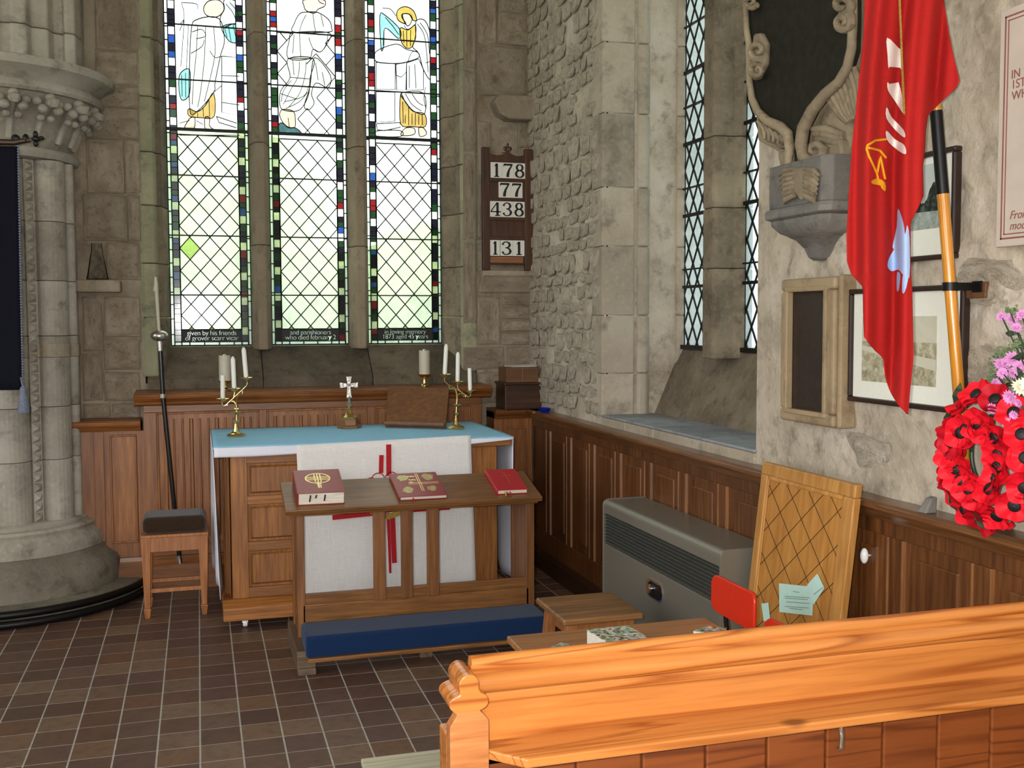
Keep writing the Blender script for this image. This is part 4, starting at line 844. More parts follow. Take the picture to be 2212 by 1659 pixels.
# ------------------------------------------------------------------ things on the altar
def candelabrum(label, base, org, sc_, cand, stem, armL, armR, knops, twigs):
    b = onz(base[0], base[1], .962); Y = b.y
    P = lambda c: ony(org[0]+c[0]/sc_, org[1]+c[1]/sc_, Y)
    t = thing('candelabrum', label, 'candelabrum', b, 'brass candelabra on the altar')
    part('foot', MB().lathe([(.004, -.001), (.05, -.001), (.052, .006), (.042, .014), (.03, .018), (.018, .026), (.012, .05), (.008, .07), (.004, .071)], b, 8), 'brass', t)
    mb = MB().tube([b+Vector((0, 0, .06))]+[P(c) for c in stem], .006, 10); part('stem', mb, 'brass', t, smooth=True)
    for c, r in knops: p = P(c); p.x = (p.x+b.x)/2 if abs(p.x-b.x) < .03 else p.x; part('knop', MB().lathe([(.004, -.010), (.010, -.008), (r, .003), (r*1.04, .006), (r*.8, .005), (.008, .002), (.004, .01)], p, 14), 'brass', t, smooth=True)
    part('arm', MB().tube([P(c) for c in armL], .0034, 8), 'brass', t, smooth=True); part('arm', MB().tube([P(c) for c in armR], .0034, 8), 'brass', t, smooth=True)
    for tw in twigs: part('twig', MB().tube([P(c) for c in tw], [.003]*(len(tw)-1)+[.005], 7), 'brass', t, smooth=True)
    for (top, bot, wid, lab) in cand:
        q = P(bot); e = P(top); e.y = q.y
        part('drip_pan', MB().lathe([(.004, -.022), (.010, -.018), (.034, -.006), (.037, -.003), (.03, -.006), (.012, -.008), (.012, .010), (.004, .01)], q+Vector((0, 0, -.004)), 16), 'brass', t, smooth=True)
        rq = wid/sc_/FPX*(Y/math.cos(R(10)))/2*1.02
        d = (e-q).normalized(); tl = d.to_track_quat('Z', 'Y').to_matrix(); L = (e-q).length
        o = thing('candle', lab, 'candle', q, 'candles in the brass candelabra')
        flat = lab.endswith('flat burnt top') or 'short' in lab
        part('wax', MB().lathe([(.001, -.004), (rq, -.004), (rq, L-.018 if not flat else L-.003), (rq*.55 if not flat else rq*.9, L-.004), (.001, L)], q, 14, tilt=tl), 'wax', o, smooth=True)
        part('wick', MB().tube([q+d*(L-.002), q+d*(L+.006)], .0012, 5), 'ink', o)
candelabrum('left brass three-branched candelabrum on the blue altar cloth', (510, 942), (440, 730), 7.215,
    [((294, 575), (298, 925), 66, 'short white candle, lowest and leftmost on the left candelabrum'), ((452, 285), (475, 765), 68, 'white candle on the middle arm of the left candelabrum'), ((620, 140), (660, 595), 68, 'tall white candle highest on the left candelabrum')],
    [(516, 1300), (516, 1160), (514, 1080), (495, 1020), (462, 985), (430, 990)], [(298, 960), (285, 1030), (310, 1066), (340, 1050), (480, 920)], [(480, 920), (600, 810), (670, 740), (682, 700), (664, 640)],
    [((512, 1305), .019), ((508, 1165), .038)], [[(478, 800), (484, 860), (470, 920)], [(516, 1060), (515, 960), (535, 890), (600, 880), (612, 830)], [(330, 1050), (375, 1045)], [(480, 1100), (540, 1104)]])
candelabrum('right brass three-branched candelabrum beside the wooden bookrest', (985, 926), (820, 730), 7.2125,
    [((1040, 90), (1016, 545), 66, 'tall white candle highest on the right candelabrum'), ((1222, 215), (1215, 660), 66, 'white candle on the middle arm of the right candelabrum'), ((1402, 465), (1410, 800), 64, 'short white candle, lowest and rightmost on the right candelabrum')],
    [(1198, 1180), (1200, 1040), (1208, 960), (1205, 880), (1185, 810), (1150, 790), (1090, 790), (1080, 750)], [(1012, 590), (1012, 670), (1060, 720), (1240, 820)], [(1240, 820), (1385, 925), (1420, 900), (1415, 840)],
    [((1196, 1185), .016), ((1204, 1045), .036)], [[(1214, 700), (1216, 780), (1250, 830)], [(1210, 920), (1240, 870), (1285, 870), (1310, 915)], [(1330, 880), (1340, 920)]])
b = onz(755, 924, .962); cr = thing('altar_cross', 'small silver cross on a hexagonal wooden base at altar centre', 'cross', b)
PC = lambda px, py: ony(px, py, b.y)
part('base', MB().lathe([(.02, 0), (.074, 0), (.074, .014), (.06, .018), (.058, .05), (.048, .062), (.02, .064)], b, 6), 'seatw', cr, .002)
part('flare', MB().lathe([(.004, .06), (.044, .06), (.046, .066), (.034, .076), (.02, .088), (.012, .105), (.016, .112), (.010, .12), (.004, .121)], b, 16), 'brass', cr, smooth=True)
part('knop', MB().lathe([(.004, .118), (.009, .12), (.019, .135), (.010, .15), (.013, .155), (.007, .165), (.012, .175), (.006, .185), (.004, .186)], b, 14), 'silver', cr, smooth=True)
zc_ = PC(755, 832).z; xb = b.x
def flare_bar(p0, p1, w0, w1): return ribbon([p0, p1], [w0, w1], (0, -1, 0), .008)
ct = Vector((xb, b.y+.004, zc_)); up_, sd_ = Vector((0, 0, 1)), Vector((1, 0, 0))
part('cross', join(flare_bar(ct, ct+up_*.052, .017, .034), flare_bar(ct, ct+sd_*.054, .017, .034), flare_bar(ct, ct-sd_*.054, .017, .034), flare_bar(ct, b+Vector((0, .004, .18)), .017, .032)), 'silver', cr, .0015)
# bookrest
q = [onz(832, 922, .964), onz(962, 926, .964), ony(975, 841, 6.12), ony(856, 839, 6.12)]
dz = .02; q[2].y = q[1].y+.16; q[3].y = q[0].y+.16
br = thing('bookrest', 'plain brown wooden bookrest leaning on the altar beside a candelabrum', 'bookrest', (q[0]+q[1])/2)
nrm = (q[1]-q[0]).cross(q[3]-q[0]).normalized(); nrm = nrm if nrm.y < 0 else -nrm
part('board', MB().hexa([q[0]-nrm*.018, q[1]-nrm*.018, q[2]-nrm*.018, q[3]-nrm*.018]+[p for p in q]), 'brownwood', br, .004)
lip = MB().hexa([q[0]+nrm*.0, q[1]+nrm*.0, q[1]+nrm*.03, q[0]+nrm*.03]+[p+Vector((0, .002, .022)) for p in (q[0], q[1], q[1]+nrm*.03, q[0]+nrm*.03)]); part('lip', lip, 'brownwood', br, .006, seg=3)
m_ = (q[2]+q[3])/2; part('strut', MB().hexa([Vector((m_.x-.05, m_.y+.06, .963)), Vector((m_.x+.05, m_.y+.06, .963)), Vector((m_.x+.05, m_.y+.075, .963)), Vector((m_.x-.05, m_.y+.075, .963)), m_+Vector((-.05, .01, -.05)), m_+Vector((.05, .01, -.05)), m_+Vector((.05, .025, -.05)), m_+Vector((-.05, .025, -.05))]), 'brownwood', br)

# pillar candles on the reredos ledge
for px, ptop, pbot, lab in ((486, 768, 822, 'thick cream pillar candle in a brass holder above the left candelabrum'), (917, 757, 808, 'thick cream pillar candle in a brass holder behind the bookrest')):
    Y = 6.66; p = ony(px, pbot, Y); base = Vector((p.x, Y, rz+.006)); t = thing('pillar_candle', lab, 'candle', base, 'pillar candles on the reredos ledge')
    h0 = p.z-base.z
    part('holder', MB().lathe([(.004, 0), (.036, 0), (.036, .004), (.014, .014), (.011, h0*.5), (.018, h0*.5+.002), (.014, h0*.62), (.042, h0*.92), (.044, h0), (.004, h0)], base, 18), 'brass', t, smooth=True)
    h1 = ony(px, ptop, Y).z-base.z; r_ = .0355
    part('wax', MB().lathe([(.002, h0), (r_, h0), (r_, h1-.002), (r_-.003, h1), (.012, h1-.004), (.002, h1-.004)], base, 20), 'waxc', t, smooth=True)
    part('cap', MB().lathe([(.001, h1-.003), (.016, h1-.003), (.014, h1+.006), (.004, h1+.008), (.001, h1+.008)], base, 12), 'chrome', t, smooth=True)

# ------------------------------------------------------------------ prayer desk and books
dk = thing('prayer_desk', 'oak kneeling desk with slatted front and blue kneeler', 'desk', (1.0, 5.1, 0))
D0, D1 = Vector((0, 4.965, .700)), Vector((0, 5.285, .788)); du = (D1-D0).normalized(); dn = Vector((0, -du.z, du.y))
def dpt(x, s, h): return Vector((x, 0, 0))+D0+du*s+dn*h
dl = (D1-D0).length; dx0, dx1 = .372, 1.632
def dbox(x0, x1, s0, s1, h0, h1): return MB().hexa([dpt(x0, s0, h0), dpt(x1, s0, h0), dpt(x1, s1, h0), dpt(x0, s1, h0), dpt(x0, s0, h1), dpt(x1, s0, h1), dpt(x1, s1, h1), dpt(x0, s1, h1)])
part('desk_top', dbox(dx0, dx1, 0, dl, -.005, .018), 'oakdh', dk, .004)
part('top_moulding', dbox(dx0+.018, dx1-.018, .014, dl-.02, -.022, -.005), 'oakdh', dk, .003)
for xa, xb in ((.425, .462), (1.556, 1.60)):
    part('front_post', B(xa, xb, 5.0, 5.035, .10, .70), 'oakd', dk, .003); part('side_panel', B(xa+.006, xb-.012, 5.035, 5.25, .10, .72), 'oakd', dk, .003); part('back_post', B(xa, xb, 5.235, 5.275, .10, .765), 'oakd', dk, .003)
    part('sledge_foot', MB().prism([(xa-.025, 4.75, 0), (xa-.025, 4.75, .028), (xa-.025, 4.765, .034), (xa-.025, 4.765, .062), (xa-.025, 4.785, .075), (xa-.025, 4.79, .10), (xa-.025, 5.30, .10), (xa-.025, 5.30, 0)], (xb-xa+.045, 0, 0)), 'oakx', dk, .003)
part('bottom_rail', B(.45, 1.57, 5.005, 5.03, .255, .305), 'oakdh', dk, .003); part('toe_board', B(.45, 1.57, 5.0, 5.02, .17, .255), 'oakdh', dk, .003)
for p0, p1 in ((807, 833), (867, 892), (923, 949)):
    xa, xb = ony(p0, 1200, 5.0).x, ony(p1, 1200, 5.0).x; part('slat', B(xa, xb, 4.998, 5.022, .25, .69), 'oakd', dk, .004)
part('kneeler_board', B(.445, 1.585, 4.735, 5.02, .058, .078), 'oakdh', dk, .005)
xm = ony(920, 1410, 4.85).x; part('middle_foot', B(xm-.03, xm+.03, 4.84, 4.98, 0, .06), 'oakx', dk, .003)
part('kneeler_cushion', B(.437, 1.59, 4.742, 4.985, .078, .178), 'velvet', dk, .014, True, 4)
def ondesk(px, py, h): d = ray(px, py); o_ = D0+dn*h; return CAM+d*((o_-CAM).dot(dn)/d.dot(dn))
def book(name, label, corners, th, mcov, deco, grp='red service books on the prayer desk', pagem='pages'):
    c = [ondesk(x, y, th+.019) for x, y in corners]   # TL TR BR BL at the top surface
    ctr = sum(c, Vector())/4; u = ((c[1]-c[0])+(c[2]-c[3])).normalized(); v = dn.cross(u).normalized(); wd = ((c[1]-c[0]).length+(c[2]-c[3]).length)/4; ht = ((c[0]-c[3]).length+(c[1]-c[2]).length)/4
    base = ctr-dn*th; t = thing(name, label, 'book', base, grp)
    Q = lambda a, b_, h: base+u*a+v*b_+dn*h
    hb = lambda a0, a1, b0, b1, h0, h1: MB().hexa([Q(a0, b0, h0), Q(a1, b0, h0), Q(a1, b1, h0), Q(a0, b1, h0), Q(a0, b0, h1), Q(a1, b0, h1), Q(a1, b1, h1), Q(a0, b1, h1)])
    part('pages', hb(-wd+.004, wd-.004, -ht+.004, ht-.004, .002, th-.002), pagem, t, .002)
    part('back_cover', hb(-wd, wd, -ht, ht, 0, .003), mcov, t, .001); part('front_cover', hb(-wd, wd, -ht, ht, th-.003, th), mcov, t, .001)
    part('spine', hb(-wd-.004, -wd+.003, -ht, ht, 0, th), mcov, t, .003)
    deco(t, Q, wd, ht, th); return t
def deco1(t, Q, wd, ht, th):
    f = lambda a, b_: Q(a*ht, b_*ht, th); nn = dn; h = .001
    mb = ribbon([f(.42*math.cos(R(a))-.02, .42*math.sin(R(a))+.22) for a in range(0, 361, 15)], .007, nn, h)
    for a in (-.12, -.02, .08): mb = join2(mb, ribbon([f(a, .62), f(a, -.55 if a == -.02 else -.1)], .006, nn, h))
    for b_ in (.34, .22, .10): mb = join2(mb, ribbon([f(-.40, b_), f(.36, b_)], .006, nn, h))
    mb = join2(mb, ribbon([f(-.07, -.1), f(-.05, -.6), f(.03, -.6), f(.05, -.1)], .005, nn, h))
    part('gold_emblem', mb, 'gold', t)
    for a, L in ((-.5, .03), (-.25, .012), (.12, .028)): part('ribbon_marker', MB().hexa([Q(a*wd-.003, -ht-.001, th*.75-L), Q(a*wd+.003, -ht-.001, th*.75-L), Q(a*wd+.003, -ht+.006, th*.75-L), Q(a*wd-.003, -ht+.006, th*.75-L), Q(a*wd-.003+.004, -ht-.001, th*.8), Q(a*wd+.007, -ht-.001, th*.8), Q(a*wd+.007, -ht+.006, th*.8), Q(a*wd+.001, -ht+.006, th*.8)]), 'ink', t)
def deco2(t, Q, wd, ht, th):
    f = lambda a, b_: Q(a*wd, b_*ht, th); nn = dn; h = .001
    mb = join(ribbon([f(.06, .9), f(.04, -.6)], .004, nn, h), ribbon([f(.14, .9), f(.12, -.6)], .004, nn, h), ribbon([f(-.4, .12), f(.9, .12)], .004, nn, h), ribbon([f(-.4, .02), f(.9, .02)], .004, nn, h))
    for a, b_ in ((-.25, .7), (-.1, .7), (-.1, .4), (-.25, .4), (-.25, .2)): mb = join2(mb, ribbon([f(a-.08, b_), f(a+.08, b_-.06)], .009, nn, h))
    part('gold_lines', mb, 'gold', t)
    rr = random.Random(5)
    for cx, cy, s_ in ((-.55, .55, .3), (.55, .55, .3), (-.55, -.45, .28), (.5, -.4, .26)):
        n = 14; mb = MB().prism([f(cx+s_*(.6+.4*rr.random())*math.cos(2*math.pi*i/n), cy+s_*1.1*(.55+.45*rr.random())*math.sin(2*math.pi*i/n)) for i in range(n)], dn*.0008)
        part('gold_creature', mb, 'goldd', t)
    part('ribbon_marker', MB().tube([Q(-.45*wd, -ht+.01, th*.5), Q(-.44*wd, -ht-.012, th*.3), Q(-.42*wd, -ht-.018, -.03), Q(-.45*wd, -ht-.02, -.05)], .0035, 6), 'redcloth', t)
def deco3(t, Q, wd, ht, th):
    f = lambda a, b_: Q(a*wd, b_*ht, th)
    part('gold_cross_line', join(ribbon([f(.1, .7), f(.1, -.4)], .0012, dn, .0006), ribbon([f(-.25, .35), f(.45, .35)], .0012, dn, .0006)), 'goldd', t)
    for a, m in ((-.55, 'flagyellow'), (-.4, 'leaf'), (-.2, 'redcloth')): part('ribbon_marker', MB().tube([Q(a*wd, -ht+.01, th*.5), Q(a*wd+.003, -ht-.015, th*.4), Q(a*wd+.004, -ht-.02, -.02), Q(a*wd-.004, -ht-.019, -.04 if m != 'redcloth' else -.012)], .003, 6), m, t)
book('thick_book', 'thick red book with a gold ringed cross on the desk left end', [(633, 1016), (731, 1013), (745.5, 1061.5), (644, 1067)], .062, 'bookred', deco1)
book('thin_book', 'slim red book with gold creatures round a cross, middle of the desk', [(845, 1023.5), (944.4, 1018.8), (962.5, 1068.7), (861, 1074)], .02, 'bookred', deco2)
book('ribboned_book', 'bright red book with hanging page ribbons on the desk right end', [(1049, 1014.5), (1112.6, 1012.7), (1139.7, 1056), (1074.6, 1059.7)], .024, 'bookred2', deco3)

# ------------------------------------------------------------------ stools, staff, banner, niche glass
sx0, sx1, sy0, sy1 = -.318, .032, 5.905, 6.20
st = thing('upholstered_stool', 'square oak stool with brown padded seat in front of the panelling', 'stool', ((sx0+sx1)/2, (sy0+sy1)/2, 0))
def taper(x, y, z0, z1, w0, w1): return MB().hexa([(x-w0, y-w0, z0), (x+w0, y-w0, z0), (x+w0, y+w0, z0), (x-w0, y+w0, z0), (x-w1, y-w1, z1), (x+w1, y-w1, z1), (x+w1, y+w1, z1), (x-w1, y+w1, z1)])
for x in (sx0+.028, sx1-.028):
    for y in (sy0+.028, sy1-.028):
        lg = part('leg', taper(x, y, .055, .445, .015, .026), 'stoolw', st, .003); part('spade_foot', taper(x, y, 0, .055, .012, .020), 'stoolw', lg, .003)
for a in ((sx0+.04, sx1-.04, sy0+.006, sy0+.03), (sx0+.04, sx1-.04, sy1-.03, sy1-.006), (sx0+.006, sx0+.03, sy0+.04, sy1-.04), (sx1-.03, sx1-.006, sy0+.04, sy1-.04)): part('apron', B(*a, .362, .445), 'stoolw', st, .003)
part('seat_rim', B(sx0, sx1, sy0, sy1, .44, .456), 'stoolw', st, .004)
part('stretcher', B(sx0+.04, sx1-.04, sy0+.02, sy0+.042, .138, .16), 'stoolw', st, .003); part('stretcher', B(sx0+.04, sx1-.04, sy1-.042, sy1-.02, .138, .16), 'stoolw', st, .003)
part('padded_seat', B(sx0+.012, sx1-.012, sy0+.012, sy1-.012, .456, .548), 'brownvel', st, .03, True, 5)
# staff of office
pt = [ony(389, 1216, 6.50), ony(352, 855, 6.515), ony(344, 720, 6.52), ony(336, 598, 6.525)]
sf = thing('processional_staff', 'black staff with silver knob and pale top leaning on the reredos', 'staff', pt[0])
part('shaft', MB().tube([pt[0], pt[1], pt[2]+(pt[1]-pt[2])*.03], .0135, 12), 'black', sf, smooth=True)
part('ferrule', MB().tube([pt[0]+Vector((0, 0, -.002)), pt[0]+(pt[1]-pt[0])*.045], .015, 12), 'chrome', sf, smooth=True)
a = pt[2]; part('collar', MB().tube([a+(pt[1]-a)*.04, a+(pt[1]-a)*.28], .0155, 12), 'silver', sf, smooth=True)
part('boss', MB().ball(a+Vector((0, 0, -.015)), (.05, .05, .034), 18, 10), 'silver', sf, smooth=True)
part('upper_rod', MB().tube([a, (a+pt[3])/2, a*.12+pt[3]*.88, pt[3]], [.008, .0095, .0105, .006], 8), 'waxc', sf, smooth=True)
part('point', MB().tube([a*.25+pt[3]*.75+Vector((-.012, -.004, 0)), pt[3]*.95+a*.05], [.007, .004], 6), 'waxc', sf)
kp = thing('staff_clip', 'small metal clip on the reredos cornice holding the black staff', 'bracket', pt[1])
part('ring', MB().lathe([(.016, -.012), (.024, -.012), (.024, .012), (.016, .012)], pt[1], 16), 'chrome', kp, smooth=True)
part('arm', B(pt[1].x-.008, pt[1].x+.03, pt[1].y+.01, RF-.03, pt[1].z-.008, pt[1].z+.008), 'chrome', kp)
# banner at the left edge
BY = 5.55; tl = ony(38, 316, BY); bl = ony(48, 842, BY)
bn = thing('church_banner', 'dark navy hanging banner with fringe at the left edge', 'banner', (tl.x-.4, BY, 0))
def ban(u, v): x0 = tl.x+(bl.x-tl.x)*v; return (x0-.62*(1-u)-.0, BY+.010*math.sin(u*9+v), tl.z+(bl.z-tl.z)*v)
cloth_part('cloth', ban, 30, 20, 'navy', bn, .006)
part('crossbar', MB().tube([ony(28, 306, BY)+Vector((-.75, 0, -.01)), ony(30, 308, BY), ony(66, 302, BY)], [.016, .016, .011], 10), 'darkwood', bn, smooth=True)
f = ony(78, 300, BY); part('finial', MB().ball(f, (.022, .012, .014), 8, 6).ball(f+Vector((.022, 0, .004)), (.016, .010, .010), 8, 6).ball(f+Vector((-.002, 0, .022)), (.012, .010, .016), 8, 6).ball(f+Vector((-.002, 0, -.022)), (.012, .010, .016), 8, 6).ball(f+Vector((-.045, 0, 0)), (.016, .016, .022), 8, 6).ball(f+Vector((-.09, 0, -.002)), (.02, .014, .02), 8, 6), 'iron', bn, smooth=True)
mb = MB(); zz = tl.z
while zz > bl.z: x_ = tl.x+(bl.x-tl.x)*(tl.z-zz)/(tl.z-bl.z); mb.ball((x_+.003, BY-.004, zz), .006, 6, 4); zz -= .013
part('fringe', mb, 'fringe', bn)
ts = ony(50, 842, BY-.02); part('tassel', MB().lathe([(.003, .02), (.012, .012), (.016, 0), (.013, -.012), (.018, -.03), (.028, -.10), (.025, -.112), (.003, -.112)], ts, 14), 'fringe', bn, smooth=True)
part('tassel_cord', MB().tube([ts+Vector((0, 0, .01)), ts+Vector((-.01, .006, .06))], .004, 6), 'fringe', bn)
part('pole', MB().tube([(tl.x-.42, BY+.03, 0.015), (tl.x-.42, BY+.03, tl.z+.35)], .018, 12), 'darkwood', bn, smooth=True)
part('foot', MB().lathe([(.02, 0), (.13, 0), (.13, .02), (.03, .05), (.02, .05)], (tl.x-.42, BY+.03, 0), 20), 'iron', bn, smooth=True)
# glass on the niche ledge
gl_ = thing('glass_carafe', 'clear conical glass carafe standing on the stone ledge', 'glass', NICHE)
part('body', MB().lathe([(.002, .003), (.056, .003), (.062, .008), (.058, .02), (.045, .10), (.032, .17), (.03, .215), (.0285, .215), (.030, .17), (.042, .10), (.054, .02), (.05, .009), (.002, .008)], NICHE, 28), 'clear', gl_, smooth=True)
part('base_disc', MB().lathe([(.002, 0), (.063, 0), (.064, .003), (.002, .003)], NICHE, 28), 'clear', gl_, smooth=True)

# ------------------------------------------------------------------ number board
HY = YE-.075; hx0, hx1 = ony(1042, 460, HY).x, ony(1149, 460, HY).x; hz0, hz1 = ony(1095, 584, HY).z, ony(1095, 320, HY).z
hb_ = thing('number_board', 'dark wooden service number board standing on the stone corbel', 'board', ((hx0+hx1)/2, HY, hz0)); hw = hx1-hx0; hh = hz1-hz0
H3 = lambda a, b_: (hx0+hw*a, HY, hz0+hh*b_)     # fractions of the board
HC = lambda cx, cy: (HX(cx), HZ(cy))
HX = lambda cx: hx0+hw*(cx-170)/(720-170); HZ = lambda cy: hz1-hh*(cy-100)/(1470-100)
part('back_panel', B(HX(235), HX(645), HY, HY+.02, HZ(1405), HZ(250)), 'hymnwood', hb_)
for a, b_ in ((170, 248), (640, 720)):
    s_ = part('side_post', B(HX(a), HX(b_), HY-.014, HY+.025, HZ(1470), HZ(100)), 'hymnwood', hb_, .003)
for y0, y1 in ((438, 482), (655, 694), (873, 912), (1092, 1130), (1390, 1408)): part('ledge', B(HX(248), HX(640), HY-.012, HY+.004, HZ(y1), HZ(y0)), 'hymnwood', hb_, .003)
part('light_strip', B(HX(250), HX(618), HY-.006, HY+.004, HZ(1388), HZ(1316)), 'hymnlight', hb_, .002)
crest = [(248, 262), (248, 165), (290, 180), (340, 185), (390, 175), (425, 155), (445, 150), (470, 152), (500, 170), (545, 185), (600, 180), (640, 165), (640, 262)]
part('crest', MB().prism([(HX(a), HY-.01, HZ(b_)) for a, b_ in crest], (0, .026, 0)), 'hymnwood', hb_, .002)
mb = MB().ball((HX(452), HY, HZ(72)), (.008, .007, .018), 8, 6).ball((HX(425), HY, HZ(105)), (.013, .006, .014), 8, 6).ball((HX(478), HY, HZ(105)), (.013, .006, .014), 8, 6).box(HX(430), HX(474), HY-.005, HY+.006, HZ(152), HZ(120)).box(HX(385), HX(440), HY-.004, HY+.004, HZ(156), HZ(150)); part('fleur_finial', mb, 'hymnwood', hb_, smooth=True)
DIG = {'1': [([(.32, .80), (.42, .84), (.52, .95)], [.05, .07, .08]), ([(.53, .96), (.53, .06)], .17), ([(.30, .05), (.76, .05)], .07)],
       '7': [([(.12, .78), (.14, .93)], .06), ([(.12, .91), (.90, .91)], .13), ([(.86, .90), (.60, .55), (.50, .30), (.46, .03)], [.08, .13, .18, .20])],
       '4': [([(.66, .96), (.66, .06)], .16), ([(.44, .05), (.90, .05)], .07), ([(.62, .95), (.06, .32)], .07), ([(.04, .31), (.96, .31)], .08)],
       '3': [([(.16, .72), (.20, .84), (.34, .93), (.52, .94), (.70, .86), (.76, .73), (.70, .60), (.56, .53), (.40, .52)], [.16, .10, .07, .07, .13, .17, .13, .07, .06]), ([(.40, .52), (.60, .50), (.76, .40), (.82, .27), (.75, .13), (.56, .05), (.34, .05), (.20, .13), (.15, .25)], [.06, .08, .13, .18, .13, .07, .07, .10, .16])],
       '8': [([(.5+.26*math.sin(R(a)), .73+.21*math.cos(R(a))) for a in range(0, 361, 20)], [.06+.09*abs(math.sin(R(a))) for a in range(0, 361, 20)]), ([(.5+.33*math.sin(R(a)), .28+.24*math.cos(R(a))) for a in range(0, 361, 20)], [.06+.10*abs(math.sin(R(a))) for a in range(0, 361, 20)])]}
def card(x0, x1, y0, y1, d, word):
    o = part('number_card', B(HX(x0), HX(x1), HY-.009, HY-.003, HZ(y1), HZ(y0)), 'numcard', hb_, .001); o['label'] = 'white card with black figure '+d
    cw, ch = HX(x1)-HX(x0), HZ(y0)-HZ(y1); mb = MB()
    for ln, ww in DIG[d]:
        ww = [q*cw*1.25 for q in ww] if isinstance(ww, (list, tuple)) else ww*cw*1.25
        mb = join2(mb, ribbon([(HX(x0)+cw*(.5+(a-.5)*.96), HY-.0092, HZ(y1)+ch*(.05+.9*b_)) for a, b_ in ln], ww, (0, -1, 0), .001))
    part('figure', mb, 'ink', o)
for row, xs_, (y0, y1) in (('178', (258, 386, 515, 644), (264, 438)), ('77', (346, 480, 612), (480, 655)), ('438', (248, 377, 507, 636), (696, 873)), ('131', (245, 360, 500, 632), (1132, 1308))):
    for i, d in enumerate(row): card(xs_[i]+(4 if row == '131' and i == 1 else 0)+.6, xs_[i+1]-.6, y0, y1, d, row)

# boxes and blue glass in the corner
ca, cb = ony(1090, 878, 6.56), ony(1176, 826, 6.56)
bxs = thing('dark_chest', 'very dark wooden box standing on the dado ledge in the corner', 'box', ((ca.x+cb.x)/2, 6.62, 1.018))
part('body', B(ca.x, cb.x-.015, 6.545, 6.77, 1.018, cb.z-.012), 'darkwood', bxs, .004); part('lid', B(ca.x-.008, cb.x, 6.535, 6.775, cb.z-.012, cb.z+.004), 'darkwood', bxs, .004)
c2, c3 = ony(1093, 826, 6.57), ony(1162, 795, 6.57)
b2 = thing('brown_box', 'smaller brown wooden box stacked on the dark chest', 'box', ((c2.x+c3.x)/2, 6.64, cb.z+.004)); zt = c3.z+.005
for a in ((c2.x, c3.x, 6.56, 6.572), (c2.x, c3.x, 6.738, 6.75), (c2.x, c2.x+.012, 6.572, 6.738), (c3.x-.012, c3.x, 6.572, 6.738)): part('side', B(*a, cb.z+.004, zt), 'brownwood', b2, .002)
part('bottom', B(c2.x+.012, c3.x-.012, 6.572, 6.738, cb.z+.004, cb.z+.014), 'darkwood', b2); part('corner_strip', B((c2.x+c3.x)/2-.004, (c2.x+c3.x)/2+.002, 6.557, 6.561, cb.z+.004, zt), 'hymnlight', b2)
pz = zt+.002
for k in range(3): tag(part('paper_sheet', MB().hexa([(c2.x+.05+.01*k, 6.60+.01*k, pz+.004*k), (c3.x-.01+.008*k, 6.59, pz+.003*k), (c3.x-.0+.006*k, 6.70, pz+.004*k+.006), (c2.x+.03, 6.71, pz+.004*k)]+[(c2.x+.05+.01*k, 6.60+.01*k, pz+.004*k+.001), (c3.x-.01+.008*k, 6.59, pz+.003*k+.001), (c3.x-.0+.006*k, 6.70, pz+.004*k+.007), (c2.x+.03, 6.71, pz+.004*k+.001)]), 'paper'), ('lowest', 'middle', 'topmost')[k]+' loose cream paper sheet lying on the open brown box', 'paper', 'papers on the brown box')
q_ = onz(1178, 884, 1.03); q_ = Vector((2.085, 6.30, 1.019))
bg_ = thing('blue_glass_dish', 'small cobalt blue glass dish on the corner of the dado', 'dish', q_)
part('bowl', MB().lathe([(.004, 0), (.026, 0), (.036, .010), (.042, .026), (.039, .026), (.033, .012), (.024, .005), (.004, .004)], q_, 20), 'blueglass', bg_, smooth=True)

# ------------------------------------------------------------------ south wall monuments and pictures
def C6(c, x): return onx(1420+c[0]/2.765, c[1]/2.765, x)
def C7(c, x): return onx(1420+c[0]/2.765, 560+c[1]/2.765, x)
XM = XS-.03
mo = thing('wall_monument', 'carved stone cartouche with dark oval slate beside the south window', 'monument', C6((850, 700), XS))
slate_o = [(530, -260), (527, 0), (532, 170), (545, 300), (550, 420), (552, 500), (565, 590), (600, 665), (650, 715), (730, 750), (782, 800), (792, 880), (790, 985), (850, 985), (870, 940), (855, 870), (870, 760), (920, 660), (1000, 560), (1080, 490), (1130, 400), (1160, 300), (1165, 100), (1165, -260)]
part('slate_panel', MB().prism([C6(c, XM-.03) for c in slate_o], (.05, 0, 0)), 'darkslate', mo, .004)
back = [(560, 640), (590, 700), (600, 840), (720, 905), (730, 1000), (1110, 1000), (1105, 940), (1180, 850), (1290, 600), (1300, -260), (1100, -260), (1000, 200), (850, 600)]
part('backing', MB().prism([C6(c, XS-.025) for c in back], (.06, 0, 0)), 'carved', mo, .006)
def moulding_rim(pts, r, name='rim', m='carved', dx=.05):
    part(name, MB().tube([C6(c, XM-dx) for c in pts], r, 9), m, mo, smooth=True)
moulding_rim([(1165, -200), (1168, 120), (1160, 290), (1135, 400), (1085, 490), (1005, 560), (925, 660), (872, 765), (858, 860), (872, 940), (925, 965), (985, 940), (992, 890), (960, 860), (920, 870), (915, 905), (945, 920)], [.016, .016, .016, .017, .018, .02, .022, .024, .024, .022, .02, .018, .016, .014, .012, .010, .012])
moulding_rim([(525, -200), (527, 60), (532, 170), (546, 260), (548, 420), (552, 500), (565, 590), (600, 668), (655, 722), (735, 758), (780, 805), (790, 890), (780, 985)], [.012, .012, .012, .013, .013, .013, .014, .016, .018, .020, .02, .018, .014])
